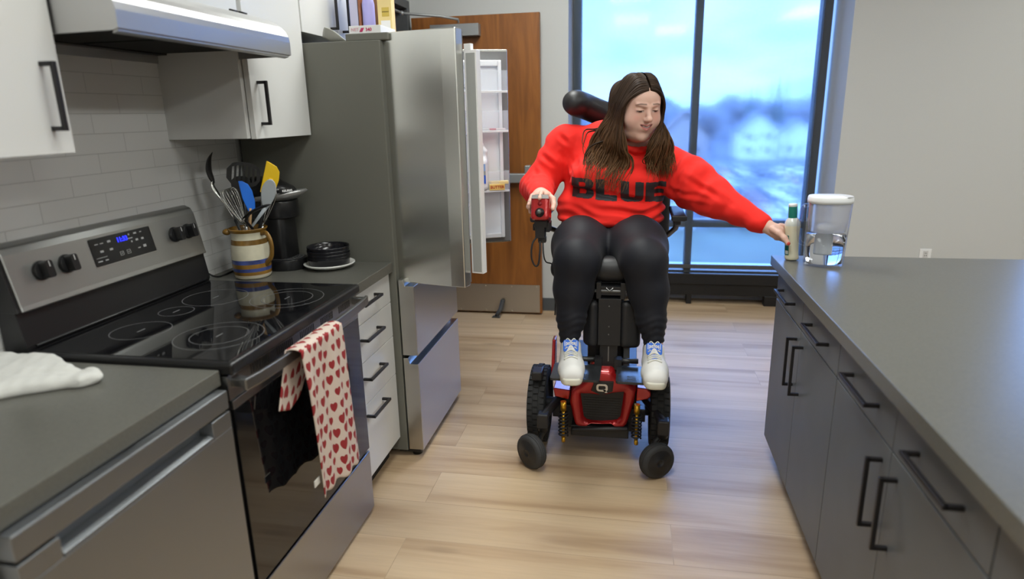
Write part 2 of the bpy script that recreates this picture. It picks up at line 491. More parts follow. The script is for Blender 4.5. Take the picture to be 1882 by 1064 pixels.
# floor: oak planks running across the aisle
def plank_mat():
    m = bpy.data.materials.new('oak_planks'); m.use_nodes = True; MATS['oak'] = m
    t = m.node_tree; b = t.nodes['Principled BSDF']
    N = t.nodes.new; L = t.links.new
    c = N('ShaderNodeTexCoord')
    br = N('ShaderNodeTexBrick'); br.offset = .37; br.offset_frequency = 2
    br.inputs['Scale'].default_value = 1.0; br.inputs['Brick Width'].default_value = 1.5; br.inputs['Row Height'].default_value = .225
    br.inputs['Mortar Size'].default_value = .0012; br.inputs['Mortar Smooth'].default_value = .4; br.inputs['Bias'].default_value = 0
    br.inputs['Color1'].default_value = (0, 0, 0, 1); br.inputs['Color2'].default_value = (1, 1, 1, 1); br.inputs['Mortar'].default_value = (.5, .5, .5, 1)
    L(c.outputs['Object'], br.inputs['Vector'])
    # grain: noise stretched along the plank, shifted per plank
    sh = N('ShaderNodeVectorMath'); sh.operation = 'MULTIPLY'; sh.inputs[1].default_value = (37, 11, 5)
    L(br.outputs['Color'], sh.inputs[0])
    ad = N('ShaderNodeVectorMath'); ad.operation = 'ADD'
    L(c.outputs['Object'], ad.inputs[0]); L(sh.outputs[0], ad.inputs[1])
    mp = N('ShaderNodeMapping'); mp.inputs['Scale'].default_value = (.42, 4.6, 1)
    L(ad.outputs[0], mp.inputs[0])
    n1 = N('ShaderNodeTexNoise'); n1.inputs['Scale'].default_value = 1.6; n1.inputs['Detail'].default_value = 6; n1.inputs['Distortion'].default_value = .6
    L(mp.outputs[0], n1.inputs['Vector'])
    r1 = N('ShaderNodeValToRGB'); L(n1.outputs['Fac'], r1.inputs[0])
    E_ = r1.color_ramp.elements
    E_[0].position = .28; E_[0].color = (.34, .22, .125, 1)
    E_[1].position = .75; E_[1].color = (.62, .47, .31, 1)
    k = E_.new(.5); k.color = (.52, .375, .235, 1)
    mp2 = N('ShaderNodeMapping'); mp2.inputs['Scale'].default_value = (5, 95, 1); L(ad.outputs[0], mp2.inputs[0])
    n2 = N('ShaderNodeTexNoise'); n2.inputs['Scale'].default_value = 1.0; n2.inputs['Detail'].default_value = 3; L(mp2.outputs[0], n2.inputs['Vector'])
    m2 = N('ShaderNodeMapRange'); m2.inputs['To Min'].default_value = .90; m2.inputs['To Max'].default_value = 1.10; L(n2.outputs['Fac'], m2.inputs[0])
    # knots
    mp3 = N('ShaderNodeMapping'); mp3.inputs['Scale'].default_value = (1.25, 4.5, 1); L(ad.outputs[0], mp3.inputs[0])
    vo = N('ShaderNodeTexVoronoi'); vo.inputs['Scale'].default_value = .9; L(mp3.outputs[0], vo.inputs['Vector'])
    kr = N('ShaderNodeMapRange'); kr.inputs['From Min'].default_value = .02; kr.inputs['From Max'].default_value = .12; kr.inputs['To Min'].default_value = .55; kr.inputs['To Max'].default_value = 1
    L(vo.outputs['Distance'], kr.inputs[0])
    # per-plank tone
    pt = N('ShaderNodeMapRange'); pt.inputs['To Min'].default_value = .92; pt.inputs['To Max'].default_value = 1.07; L(br.outputs['Color'], pt.inputs[0])
    mu = N('ShaderNodeMath'); mu.operation = 'MULTIPLY'; L(m2.outputs[0], mu.inputs[0]); L(kr.outputs[0], mu.inputs[1])
    mu2 = N('ShaderNodeMath'); mu2.operation = 'MULTIPLY'; L(mu.outputs[0], mu2.inputs[0]); L(pt.outputs[0], mu2.inputs[1])
    gap = N('ShaderNodeMapRange'); gap.inputs['To Min'].default_value = 1; gap.inputs['To Max'].default_value = .72; L(br.outputs['Fac'], gap.inputs[0])
    mu3 = N('ShaderNodeMath'); mu3.operation = 'MULTIPLY'; L(mu2.outputs[0], mu3.inputs[0]); L(gap.outputs[0], mu3.inputs[1])
    sc = N('ShaderNodeVectorMath'); sc.operation = 'SCALE'; L(r1.outputs[0], sc.inputs[0]); L(mu3.outputs[0], sc.inputs['Scale'])
    L(sc.outputs[0], b.inputs['Base Color'])
    b.inputs['Roughness'].default_value = .42; b.inputs['Specular IOR Level'].default_value = .38
    bp = N('ShaderNodeBump'); bp.inputs['Strength'].default_value = .12; bp.inputs['Distance'].default_value = .002
    L(n2.outputs['Fac'], bp.inputs['Height']); L(bp.outputs[0], b.inputs['Normal'])
    return m
oak = plank_mat()
struct(MB().box(LW-.15, RW, FW, 5.34, -.12, 0, oak), 'floor')
struct(MB().box(LW-.15, RW, FW, 5.34, CEIL, CEIL+.12, M('ceiling_tile', (.8, .8, .78), .9, bump=(90, .2))), 'ceiling')
# left wall with the doorway near the back corner
DY0, DY1, DZ = 3.66, 4.64, 2.20
w = MB()
w.box(LW-.15, LW, FW, DY0, 0, CEIL, white_paint); w.box(LW-.15, LW, DY1, BACK, 0, CEIL, white_paint); w.box(LW-.15, LW, DY0, DY1, DZ, CEIL, white_paint)
struct(w, 'wall_left')
# back wall with two tall window recesses
WX0, WX1, WZ1 = -.469, 1.352, 2.72
VX0, VX1 = 2.62, 4.42
w = MB()
w.box(LW-.15, WX0, BACK, 5.34, 0, CEIL, white_paint); w.box(WX1, VX0, BACK, 5.34, 0, CEIL, white_paint); w.box(VX1, RW, BACK, 5.34, 0, CEIL, white_paint)
w.box(WX0, WX1, BACK, 5.34, WZ1, CEIL, white_paint); w.box(VX0, VX1, BACK, 5.34, WZ1, CEIL, white_paint)
struct(w, 'wall_back')
struct(MB().box(RW, RW+.12, FW, 5.34, 0, CEIL, white_paint), 'wall_right')
struct(MB().box(LW-.15, RW, FW-.12, FW, 0, CEIL, white_paint), 'wall_front')
base_m = M('rubber_base', (.085, .092, .10), .6)
struct(MB().box(LW, WX0, BACK-.008, BACK, 0, .10, base_m).box(WX1, VX0, BACK-.008, BACK, 0, .10, base_m).box(VX1, RW, BACK-.008, BACK, 0, .10, base_m), 'baseboard_back')
struct(MB().box(LW, LW+.008, 3.2, DY0-.05, 0, .10, base_m), 'baseboard_left')

# windows
alu = M('dark_aluminium', (.095, .105, .118), .45, metal=.2)
blackm = M('black_sill_metal', (.008, .008, .009), .45)
glass_m = bpy.data.materials.new('window_glass'); glass_m.use_nodes = True
t = glass_m.node_tree; t.nodes.clear()
o_ = t.nodes.new('ShaderNodeOutputMaterial'); tr = t.nodes.new('ShaderNodeBsdfTransparent'); gl = t.nodes.new('ShaderNodeBsdfGlossy'); mi = t.nodes.new('ShaderNodeMixShader')
tr.inputs[0].default_value = (.93, .96, 1, 1); gl.inputs['Roughness'].default_value = .02; fr = t.nodes.new('ShaderNodeFresnel'); fr.inputs[0].default_value = 1.45
t.links.new(fr.outputs[0], mi.inputs[0]); t.links.new(tr.outputs[0], mi.inputs[1]); t.links.new(gl.outputs[0], mi.inputs[2]); t.links.new(mi.outputs[0], o_.inputs[0])
shade_m = bpy.data.materials.new('solar_screen'); shade_m.use_nodes = True
t = shade_m.node_tree; t.nodes.clear()
o_ = t.nodes.new('ShaderNodeOutputMaterial'); tr = t.nodes.new('ShaderNodeBsdfTransparent'); tl = t.nodes.new('ShaderNodeBsdfTranslucent'); df = t.nodes.new('ShaderNodeBsdfDiffuse')
m1 = t.nodes.new('ShaderNodeMixShader'); m2 = t.nodes.new('ShaderNodeMixShader')
c = t.nodes.new('ShaderNodeTexCoord'); nz = t.nodes.new('ShaderNodeTexNoise'); mp = t.nodes.new('ShaderNodeMapping'); mp.inputs['Scale'].default_value = (1, 1, 1)
nz.inputs['Scale'].default_value = 60; nz.inputs['Detail'].default_value = 2
t.links.new(c.outputs['Object'], mp.inputs[0]); t.links.new(mp.outputs[0], nz.inputs['Vector'])
mr = t.nodes.new('ShaderNodeMapRange'); mr.inputs['To Min'].default_value = .09; mr.inputs['To Max'].default_value = .15; t.links.new(nz.outputs['Fac'], mr.inputs[0])
tr.inputs[0].default_value = (.95, .98, 1, 1); tl.inputs[0].default_value = (.48, .60, .78, 1); df.inputs[0].default_value = (.30, .31, .32, 1)
m1.inputs[0].default_value = .22
t.links.new(tl.outputs[0], m1.inputs[1]); t.links.new(df.outputs[0], m1.inputs[2])
rf = t.nodes.new('ShaderNodeBsdfRefraction'); rf.inputs['Roughness'].default_value = .26; rf.inputs['IOR'].default_value = 1.05; rf.inputs[0].default_value = (.95, .98, 1, 1)
m3 = t.nodes.new('ShaderNodeMixShader'); m3.inputs[0].default_value = .62
t.links.new(tr.outputs[0], m3.inputs[1]); t.links.new(rf.outputs[0], m3.inputs[2])
t.links.new(mr.outputs[0], m2.inputs[0]); t.links.new(m3.outputs[0], m2.inputs[1]); t.links.new(m1.outputs[0], m2.inputs[2]); t.links.new(m2.outputs[0], o_.inputs[0])
def window(name, x0, x1, mull, shade):
    fr = MB()
    z0 = .235
    fr.box(x0, x0+.062, GL, GL+.10, z0, WZ1, alu); fr.box(x1-.066, x1, GL, GL+.10, z0, WZ1, alu)
    fr.box(x0, x1, GL, GL+.10, WZ1-.05, WZ1, alu); fr.box(x0, x1, GL, GL+.10, z0-.02, z0+.028, alu)
    fr.box(mull, mull+.054, GL-.01, GL+.10, z0, WZ1, alu)
    fr.box(x0, x1, GL-.006, GL+.10, .605, .662, alu)
    o = fr.obj(name, bevel=.003); o['kind'] = 'structure'
    g = MB().box(x0+.02, x1-.02, GL+.055, GL+.063, z0, WZ1-.02, glass_m).obj('window_pane', parent=o)
    # low black sill below the glass
    sl = MB()
    sl.box(x0+.0, x1, GL-.06, GL+.12, .165, .25, blackm); sl.box(x0, x1, GL-.045, GL+.12, .075, .165, blackm)
    sl.box(x0+.25, x0+.29, GL-.04, GL+.02, 0, .08, blackm); sl.box(mull+.03, mull+.07, GL-.04, GL+.02, 0, .08, blackm)
    sl.box(x1-.30, x1-.2, GL-.05, GL+.02, 0, .08, blackm)
    sl.obj('window_sill', parent=o, bevel=.004)
    if shade:
        s = thing('roller_shade', 'translucent grey solar roller shade drawn down over the tall window', 'blind', (0.4, GL-.03, WZ1-.06))
        MB().box(x0+.012, x1-.062, GL-.031, GL-.029, .318, WZ1-.05, shade_m).obj('shade_fabric', parent=s)
        MB().box(x0+.012, x1-.062, GL-.037, GL-.023, .286, .318, M('hem_bar', (.07, .07, .075), .5)).obj('hem_bar', parent=s, bevel=.003)
        MB().cyl((x0+.01, GL-.03, WZ1-.045), (x1-.05, GL-.03, WZ1-.045), .035, alu).obj('roller_tube', parent=s)
window('window_1', WX0, 1.315, .404, True)
window('window_2', VX0, VX1, VX0+.87, False)
# white base below the sill, behind the feet; blue daylight tinted into its colour
struct(MB().box(WX0, WX1, GL+.13, 5.34, 0, .275, M('sill_upstand', (.55, .6, .7), .7)).box(VX0, VX1, GL+.13, 5.34, 0, .275, M('sill_upstand')), 'trim_1')

# tile backsplash on the left wall
def tile_mat():
    m = bpy.data.materials.new('white_tile'); m.use_nodes = True
    t = m.node_tree; b = t.nodes['Principled BSDF']; N = t.nodes.new; L = t.links.new
    c = N('ShaderNodeTexCoord'); mp = N('ShaderNodeMapping'); mp.inputs['Rotation'].default_value = (math.radians(90), 0, math.radians(90))
    s = N('ShaderNodeSeparateXYZ'); L(c.outputs['Object'], s.inputs[0]); cb = N('ShaderNodeCombineXYZ'); L(s.outputs['Y'], cb.inputs[0]); L(s.outputs['Z'], cb.inputs[1])
    br = N('ShaderNodeTexBrick'); br.offset = .5
    br.inputs['Scale'].default_value = 1; br.inputs['Brick Width'].default_value = .232; br.inputs['Row Height'].default_value = .0585
    br.inputs['Mortar Size'].default_value = .0014; br.inputs['Mortar Smooth'].default_value = .3
    br.inputs['Color1'].default_value = (.78, .78, .77, 1); br.inputs['Color2'].default_value = (.80, .80, .79, 1); br.inputs['Mortar'].default_value = (.60, .60, .59, 1)
    L(cb.outputs[0], br.inputs['Vector']); L(br.outputs['Color'], b.inputs['Base Color'])
    b.inputs['Roughness'].default_value = .28
    bp = N('ShaderNodeBump'); bp.inputs['Strength'].default_value = .5; bp.inputs['Distance'].default_value = .002; bp.invert = True
    L(br.outputs['Fac'], bp.inputs['Height']); L(bp.outputs[0], b.inputs['Normal'])
    return m
struct(MB().box(LW, LW+.008, -.6, 2.44, .86, 1.9, tile_mat()), 'trim_2', label='glossy white subway tile backsplash behind the range')

# ceiling troffers, the last an added unseen one behind the camera
for i, (lx, ly, lw) in enumerate(TROFFERS):
    o = thing('ceiling_light', 'recessed rectangular ceiling light panel in the room ceiling', 'ceiling light', (lx, ly, CEIL), group='recessed ceiling light panels')
    fm = M('troffer_frame', (.75, .75, .75), .5)
    MB().box(lx-.31, lx+.31, ly-.61, ly-.58, CEIL-.03, CEIL, fm).box(lx-.31, lx+.31, ly+.58, ly+.61, CEIL-.03, CEIL, fm).box(lx-.31, lx-.28, ly-.58, ly+.58, CEIL-.03, CEIL, fm).box(lx+.28, lx+.31, ly-.58, ly+.58, CEIL-.03, CEIL, fm).obj('light_frame', parent=o)
    MB().box(lx-.28, lx+.28, ly-.58, ly+.58, CEIL-.02, CEIL-.005, M('light_diffuser', (.9, .9, .9), .5, emit=(.97, 1, .955), est=4.0)).obj('diffuser', parent=o)

# doorway frame and the room beyond
frm = M('door_frame_grey', (.085, .088, .092), .45)
d = MB()
d.box(LW-.17, LW+.02, DY0-.05, DY0, 0, DZ, frm); d.box(LW-.17, LW+.02, DY1, DY1+.05, 0, DZ, frm); d.box(LW-.17, LW+.02, DY0-.05, DY1+.05, DZ-.005, DZ+.05, frm)
d.box(LW-.12, LW-.08, DY0, DY1, DZ-.09, DZ-.005, frm)
struct(d, 'door_frame', bevel=.003)
hall = M('hall_paint', (.10, .10, .105), .9)
struct(MB().box(-3.6, LW-.15, 2.6, 2.7, 0, 2.6, hall).box(-3.6, LW-.15, 5.6, 5.7, 0, 2.6, hall).box(-3.6, LW-.15, 2.6, 5.7, 2.55, 2.62, hall).box(-3.6, LW-.15, 2.6, 5.7, -.1, 0, base_m).box(-3.7, -3.6, 2.6, 4.35, 0, 2.6, hall).box(-3.7, -3.6, 4.75, 5.7, 0, 2.6, hall).box(-3.7, -3.6, 4.35, 4.75, 0, .5, hall).box(-3.7, -3.6, 4.35, 4.75, 2.35, 2.6, hall), 'wall_hall')
# oak-veneer door swung open flat against the back wall
def wood_mat():
    m = bpy.data.materials.new('cherry_veneer'); m.use_nodes = True
    t = m.node_tree; b = t.nodes['Principled BSDF']; N = t.nodes.new; L = t.links.new
    c = N('ShaderNodeTexCoord'); mp = N('ShaderNodeMapping'); mp.inputs['Scale'].default_value = (5, 5, .55); L(c.outputs['Object'], mp.inputs[0])
    n = N('ShaderNodeTexNoise'); n.inputs['Scale'].default_value = 2.2; n.inputs['Detail'].default_value = 7; n.inputs['Distortion'].default_value = 1.6; L(mp.outputs[0], n.inputs['Vector'])
    r = N('ShaderNodeValToRGB'); L(n.outputs['Fac'], r.inputs[0])
    r.color_ramp.elements[0].position = .3; r.color_ramp.elements[0].color = (.165, .055, .010, 1)
    r.color_ramp.elements[1].position = .72; r.color_ramp.elements[1].color = (.31, .112, .022, 1)
    mp2 = N('ShaderNodeMapping'); mp2.inputs['Scale'].default_value = (55, 55, 3.5); L(c.outputs['Object'], mp2.inputs[0])
    n2 = N('ShaderNodeTexNoise'); n2.inputs['Scale'].default_value = 1; n2.inputs['Detail'].default_value = 4; L(mp2.outputs[0], n2.inputs['Vector'])
    mr = N('ShaderNodeMapRange'); mr.inputs['To Min'].default_value = .82; mr.inputs['To Max'].default_value = 1.16; L(n2.outputs['Fac'], mr.inputs[0])
    s = N('ShaderNodeVectorMath'); s.operation = 'SCALE'; L(r.outputs[0], s.inputs[0]); L(mr.outputs[0], s.inputs['Scale']); L(s.outputs[0], b.inputs['Base Color'])
    b.inputs['Roughness'].default_value = .38
    return m
cherry = wood_mat()
o = MB().box(-1.555, -.652, 4.635, 4.68, .012, 2.132, cherry).obj('door_1', bevel=.002); o['kind'] = 'structure'
kp = MB().box(-1.545, -.668, 4.630, 4.636, .018, .232, M('kickplate_steel', (.50, .47, .42), .38, metal=1))
for kx in (-1.5, -1.28, -1.08, -.88, -.69):
    for kz in (.03, .22): kp.cyl((kx, 4.631, kz), (kx, 4.627, kz), .005, chrome, 8)
kp.obj('kick_plate', parent=o)
alum = M('satin_aluminium', (.33, .34, .345), .42, metal=.6)
pb = MB().box(-1.50, -.735, 4.56, 4.62, 1.0, 1.065, alum).box(-.76, -.72, 4.57, 4.635, .975, 1.12, alum)
pb.obj('push_bar', parent=o, bevel=.006)
cl = MB().box(-1.40, -1.06, 4.565, 4.635, 1.995, 2.072, alum)
cl.tube([(-1.20, 4.58, 2.08), (-1.20, 4.57, 2.10), (-1.30, 4.50, 2.115), (-1.545, 4.42, 2.135)], .009, alum, 8)
cl.ball((-1.545, 4.42, 2.135), .016, alum, 6)
cl.tube([(-1.545, 4.42, 2.135), (-1.585, 4.15, 2.16)], .009, alum, 8)
cl.obj('door_closer', parent=o, bevel=.004)
ds = MB().prism([(-1.02, 0), (-.955, 0), (-.965, .012), (-1.01, .012)], 'Y', 4.52, 4.55, M('rubber_stop', (.05, .05, .052), .6))
ds.tube([(-.985, 4.535, .012), (-.96, 4.57, .05), (-.95, 4.62, .11)], [.014, .016, .016], M('rubber_stop'), 8)
ds.obj('kick_down_holder', parent=o)
# wall outlet
o = thing('wall_outlet', 'small white electrical outlet low on the wall right of the window', 'outlet', (1.972, BACK, .455))
MB().box(1.935, 2.009, BACK-.006, BACK, .455, .53, white_pl).obj('cover_plate', parent=o, bevel=.003)
MB().box(1.957, 1.987, BACK-.009, BACK-.005, .467, .517, M('outlet_face', (.6, .6, .6), .4)).box(1.965, 1.968, BACK-.0095, BACK-.008, .48, .49, dark_gap).box(1.976, 1.979, BACK-.0095, BACK-.008, .48, .49, dark_gap).box(1.965, 1.979, BACK-.0095, BACK-.008, .50, .503, dark_gap).obj('receptacle', parent=o)
# ================================================================ kitchen run along the left wall
CX = -0.967; CZ = .898
def bar_handle(mb, p, axis, L, out, s=.010, off=.032):
    """square bar pull: centre p on the face, bar along axis, standing off along out."""
    p, a, o = Vector(p), Vector(axis).normalized(), Vector(out).normalized(); w = a.cross(o)
    R = Matrix((a, o, w)).transposed()
    mb.box(-L/2, L/2, off-s/2, off+s/2, -s/2, s/2, hndl, R, p)
    for k in (-1, 1): mb.box(k*(L/2-s/2)-s/2, k*(L/2-s/2)+s/2, 0, off, -s/2, s/2, hndl, R, p)
def counter(x0, x1, y0, y1, label, name='countertop'):
    o = MB().box(x0, x1, y0, y1, CZ-.040, CZ, counter_m).obj(name, bevel=.0025)
    return tag(o, label, 'countertop')
counter(-1.592, CX, -.6, 1.296, 'dark grey countertop over the dishwasher, with the white cloth on it')
counter(-1.592, CX, 2.068, 2.464, 'short dark grey countertop between range and refrigerator, holding the coffee maker')

# --- base cabinet with four white drawers
def cabinet_drawers():
    t = thing('drawer_cabinet', 'white base cabinet of four drawers between range and refrigerator', 'cabinet', (-1.27, 2.27, 0))
    FX = -.985; y0, y1 = 2.072, 2.462
    m = MB().box(-1.58, FX-.02, y0, y1, .10, CZ-.041, lam_white); m.box(-1.58, FX-.06, y0, y1, 0, .10, blk_matte); m.obj('carcass', t)
    zs = [.852, .728, .578, .407, .103]
    for i in range(4):
        d = MB().box(FX-.019, FX, y0+.002, y1-.002, zs[i+1]+.0015, zs[i]-.0015, lam_white).obj('drawer', t, bevel=.0012)
        h = MB(); zc = (zs[i]+zs[i+1])/2 if i < 3 else .362
        bar_handle(h, (FX, 2.215, [.808, .672, .517, .364][i]), (0, 1, 0), .17, (1, 0, 0)); h.obj('handle', d, bevel=.001)
    return t
cabinet_drawers()
# --- white cabinet at the near end beside the dishwasher
t = thing('base_cabinet', 'white base cabinet edge left of the dishwasher, cut by the picture edge', 'cabinet', (-1.27, .35, 0))
MB().box(-1.58, -1.005, -.5, .708, .10, CZ-.041, lam_white).box(-1.58, -1.05, -.5, .708, 0, .10, blk_matte).obj('carcass', t)
dd = MB().box(-1.004, -.985, .26, .706, .103, .852, lam_white).obj('door', t, bevel=.0012)
h = MB(); bar_handle(h, (-.985, .32, .75), (0, 0, 1), .17, (1, 0, 0)); h.obj('handle', dd)

# --- dishwasher
def dishwasher():
    dw_s = M('dishwasher_steel', (.30, .315, .33), .48, metal=1, aniso=.3)
    t = thing('dishwasher', 'stainless steel dishwasher with a pocket handle under the left countertop', 'dishwasher', (-1.26, 1.0, 0))
    y0, y1, F = .716, 1.284, -.945
    MB().box(-1.58, F-.055, y0-.002, y1+.008, .10, CZ-.042, blk_pl).box(-1.58, F-.08, y0, y1, 0, .10, blk_matte).obj('tub', t)
    MB().box(F-.05, F, y0, y1, .806, CZ-.045, dw_s).obj('control_strip', t, bevel=.003)
    p = MB(); P0, P1 = .795, 1.215
    p.box(F-.05, F, y0, y1, .11, .757, dw_s); p.box(F-.05, F, y0, P0, .757, .799, dw_s); p.box(F-.05, F, P1, y1, .757, .799, dw_s)
    p.box(F-.05, F-.035, P0, P1, .757, .799, dw_s)
    d = p.obj('door_panel', t, bevel=.002)
    MB().prism([(F-.034, .757), (F, .757), (F-.001, .764), (F-.012, .768), (F-.034, .768)], 'Y', P0+.002, P1-.002, dw_s).obj('pocket_grip', d, bevel=.001)
dishwasher()

# --- electric range
def stove():
    t = thing('electric_range', 'stainless electric range with black glass cooktop and oven door', 'range', (-1.26, 1.68, 0))
    y0, y1 = 1.302, 2.062; F = -.950
    MB().box(-1.585, F-.045, y0, y1, .02, .895, blk_pl).box(-1.55, F-.1, y0+.05, y1-.05, 0, .03, blk_matte).obj('body', t)
    # cooktop
    c = MB(); c.box(-1.535, -.936, y0-.001, y1+.001, .880, .912, blk_pl)
    ct = c.obj('cooktop', t, bevel=.008, seg=4)
    MB().box(-1.505, -.952, y0+.016, y1-.016, .9105, .9135, blk_glass).obj('glass_surface', ct, bevel=.001)
    ring = M('burner_print', (.16, .16, .165), .3)
    b = MB()
    def loop(cx, cy, r):
        b.tube([(cx+r*math.cos(a*math.pi/32), cy+r*math.sin(a*math.pi/32), .9137) for a in range(64)], .0011, ring, 4, closed=True, sq=(.25, 1), up=(0, 0, 1))
    for cx, cy, rr in ((-1.345, 1.50, (.078,)), (-1.345, 1.84, (.10,)), (-1.095, 1.49, (.115, .075)), (-1.10, 1.86, (.115, .08)), (-1.37, 1.68, (.05,))):
        for r in rr: loop(cx, cy, r)
        b.box(cx-.002, cx+.002, cy-.015, cy+.015, .9135, .9139, ring)
    b.obj('burner_marking', ct)
    # riser and backguard
    r = MB(); r.prism([(-1.585, .90), (-1.525, .90), (-1.515, .925), (-1.53, 1.02), (-1.585, 1.02)], 'Y', y0+.004, y1-.004, blk_pl)
    r.tube([(-1.514, y0+.03, .922), (-1.514, y1-.03, .922)], .004, blk_pl, 8)
    r.obj('riser', t, bevel=.004)
    P = [(-1.585, 1.015), (-1.512, 1.015), (-1.516, 1.03), (-1.541, 1.16), (-1.551, 1.178), (-1.57, 1.187), (-1.585, 1.187)]
    g = MB().prism(P, 'Y', y0+.012, y1-.006, M('range_steel', (.42, .425, .415), .42, metal=1)).obj('backguard', t, bevel=.004, seg=3)
    MB().prism([(p[0]-.004, p[1]) for p in P], 'Y', y0+.001, y0+.011, blk_pl).obj('end_cap', g, bevel=.002)
    # slanted face frame: origin at bottom centre, u along +Y, v up the slope, n out
    v = Vector((-.025, 0, .13)).normalized(); u = Vector((0, 1, 0)); n = u.cross(v)
    def fp(y, s, d=0): return Vector((-1.516, y, 1.03))+v*s+n*d
    pm = MB(); pm.prism(rrect(.245, .082, .004, 2), None, 0, .0022, M('panel_black', (.008, .008, .009), .22), fr=(fp(1.70, .083), u, v, n))
    cp = pm.obj('control_panel', g)
    em = M('panel_edge', (.6, .6, .58), .3, metal=1); e = MB()
    e.prism([(-.1245, -.0425), (.1245, -.0425), (.1245, -.0408), (-.1245, -.0408)], None, 0, .003, em, fr=(fp(1.70, .083), u, v, n))
    e.prism([(.1228, -.0425), (.1245, -.0425), (.1245, .0425), (.1228, .0425)], None, 0, .003, em, fr=(fp(1.70, .083), u, v, n)); e.obj('panel_trim', cp)
    MB().text('11:33', .020, fp(1.699, .104, .003), u, v, M('display_blue', (.01, .02, .6), .4, emit=(.02, .03, 1.0), est=2.2), bold=.0006).obj('clock_digits', cp)
    lg = M('panel_legend', (.45, .45, .45), .5); k = MB()
    for dy, ds, w_, h_ in ((-.10, .106, .012, .0025), (-.08, .106, .012, .0025), (-.088, .083, .012, .006), (-.052, .107, .012, .006), (-.052, .083, .012, .006), (-.095, .066, .04, .0012), (-.105, .056, .016, .003), (-.08, .056, .011, .003),
                           (.03, .113, .005, .005), (.032, .101, .018, .0025), (.034, .090, .005, .005), (.056, .113, .012, .005), (.08, .113, .008, .003), (.056, .092, .010, .006), (.08, .092, .010, .006), (.056, .066, .010, .003), (.08, .068, .012, .008)):
        k.prism([(-w_/2, -h_/2), (w_/2, -h_/2), (w_/2, h_/2), (-w_/2, h_/2)], None, .002, .0028, lg, fr=(fp(1.70+dy, ds), u, v, n))
    for dy in (-.018, .010):
        for (a0, a1, b0, b1) in ((-.007, .007, -.006, -.005), (-.007, .007, .005, .006), (-.007, -.006, -.006, .006), (.006, .007, -.006, .006), (-.0015, .0015, -.0015, .0015)):
            k.prism([(a0, b0), (a1, b0), (a1, b1), (a0, b1)], None, .002, .0028, lg, fr=(fp(1.70+dy, .063), u, v, n))
        k.box(0, 0, 0, 0, 0, 0, lg) if False else None
    k.obj('legend_print', cp, kind='stuff')
    for ky in (1.405, 1.485, 1.925, 1.992):
        q = MB(); o_ = fp(ky, .076)
        q.lathe([(0, 0), (.026, 0), (.026, .006), (.024, .010), (0, .010)], o_, blk_pl, 24, n)
        q.prism(rrect(.022, .046, .007, 3), None, .008, .034, blk_pl, fr=(o_, u, v, n))
        q.prism([(-.0012, .006), (.0012, .006), (.0012, .021), (-.0012, .021)], None, .0338, .0346, M('knob_mark', (.7, .7, .7), .4), fr=(o_, u, v, n))
        q.obj('knob', t, bevel=.0015)
    # front: steel vent band, door, handle, drawer
    b = MB().box(F-.045, F-.004, y0, y1, .815, .878, steel)
    for gy in (1.40, 1.53, 1.66, 1.79, 1.92):
        for q in range(9): b.box(F-.0045, F-.003, gy+q*.010, gy+q*.010+.004, .846, .870, dark_gap)
    b.obj('vent_band', t, bevel=.004)
    d = MB().box(F-.05, F-.008, y0+.003, y1-.003, .272, .812, blk_pl).obj('oven_door', t, bevel=.003)
    MB().box(F-.009, F, y0+.004, y1-.004, .274, .790, blk_glass).obj('door_glass', d, bevel=.002)
    MB().box(F-.009, F+.0005, y0+.004, y1-.004, .790, .812, steel).obj('door_rail', d, bevel=.001)
    hh = MB(); hx = -.888
    bow = [(hx-.018+.018*math.sin(math.pi*k/16)**.5, y0+.004+(y1-y0-.008)*k/16) for k in range(17)]
    hh.prism(bow+[(a-.012, b) for a, b in bow[::-1]], 'Z', .842, .873, steel)
    for hy in (y0+.012, y1-.036): hh.box(F-.006, hx-.016, hy, hy+.024, .845, .870, steel)
    hh.obj('door_handle', d, bevel=.004, seg=3)
    MB().box(F-.05, F-.001, y0+.002, y1-.002, .022, .262, steel).obj('storage_drawer', t, bevel=.004, seg=3)
stove()

# --- hood and upper cabinets
UX = -1.268; UZ = 1.414
def upper(name_label, y0, y1, z0, z1, doors, t_group=None):
    t = thing('wall_cabinet', name_label, 'cabinet', (-1.44, (y0+y1)/2, z0))
    MB().box(-1.598, UX-.024, y0, y1, z0, z1, lam_white).obj('carcass', t, bevel=.001)
    for (a, b, hy, hz) in doors:
        d = MB().box(UX-.020, UX, a+.0015, b-.0015, z0-.002, z1, lam_white).obj('door', t, bevel=.0012)
        if hy:
            h = MB(); bar_handle(h, (UX, hy, hz), (0, 0, 1), .146, (1, 0, 0)); h.obj('handle', d, bevel=.001)
upper('white wall cabinet door at top left, nearest the camera', .40, 1.318, UZ, 2.25, [(.40, .86, .81, 1.535), (.86, 1.318, 1.268, 1.535)])
upper('white wall cabinet directly above the range hood', 1.322, 2.046, 1.80, 2.25, [(1.322, 1.684, None, 0), (1.684, 2.046, None, 0)])
upper('white wall cabinet between range hood and refrigerator, hanging above the coffee maker', 2.052, 2.462, UZ, 2.25, [(2.068, 2.462, 2.112, 1.53)])
upper('white wall cabinet above the refrigerator with two long black handles', 2.470, 3.14, 1.80, 2.25, [(2.470, 2.80, 2.725, 1.905), (2.80, 3.14, 2.845, 1.905)])
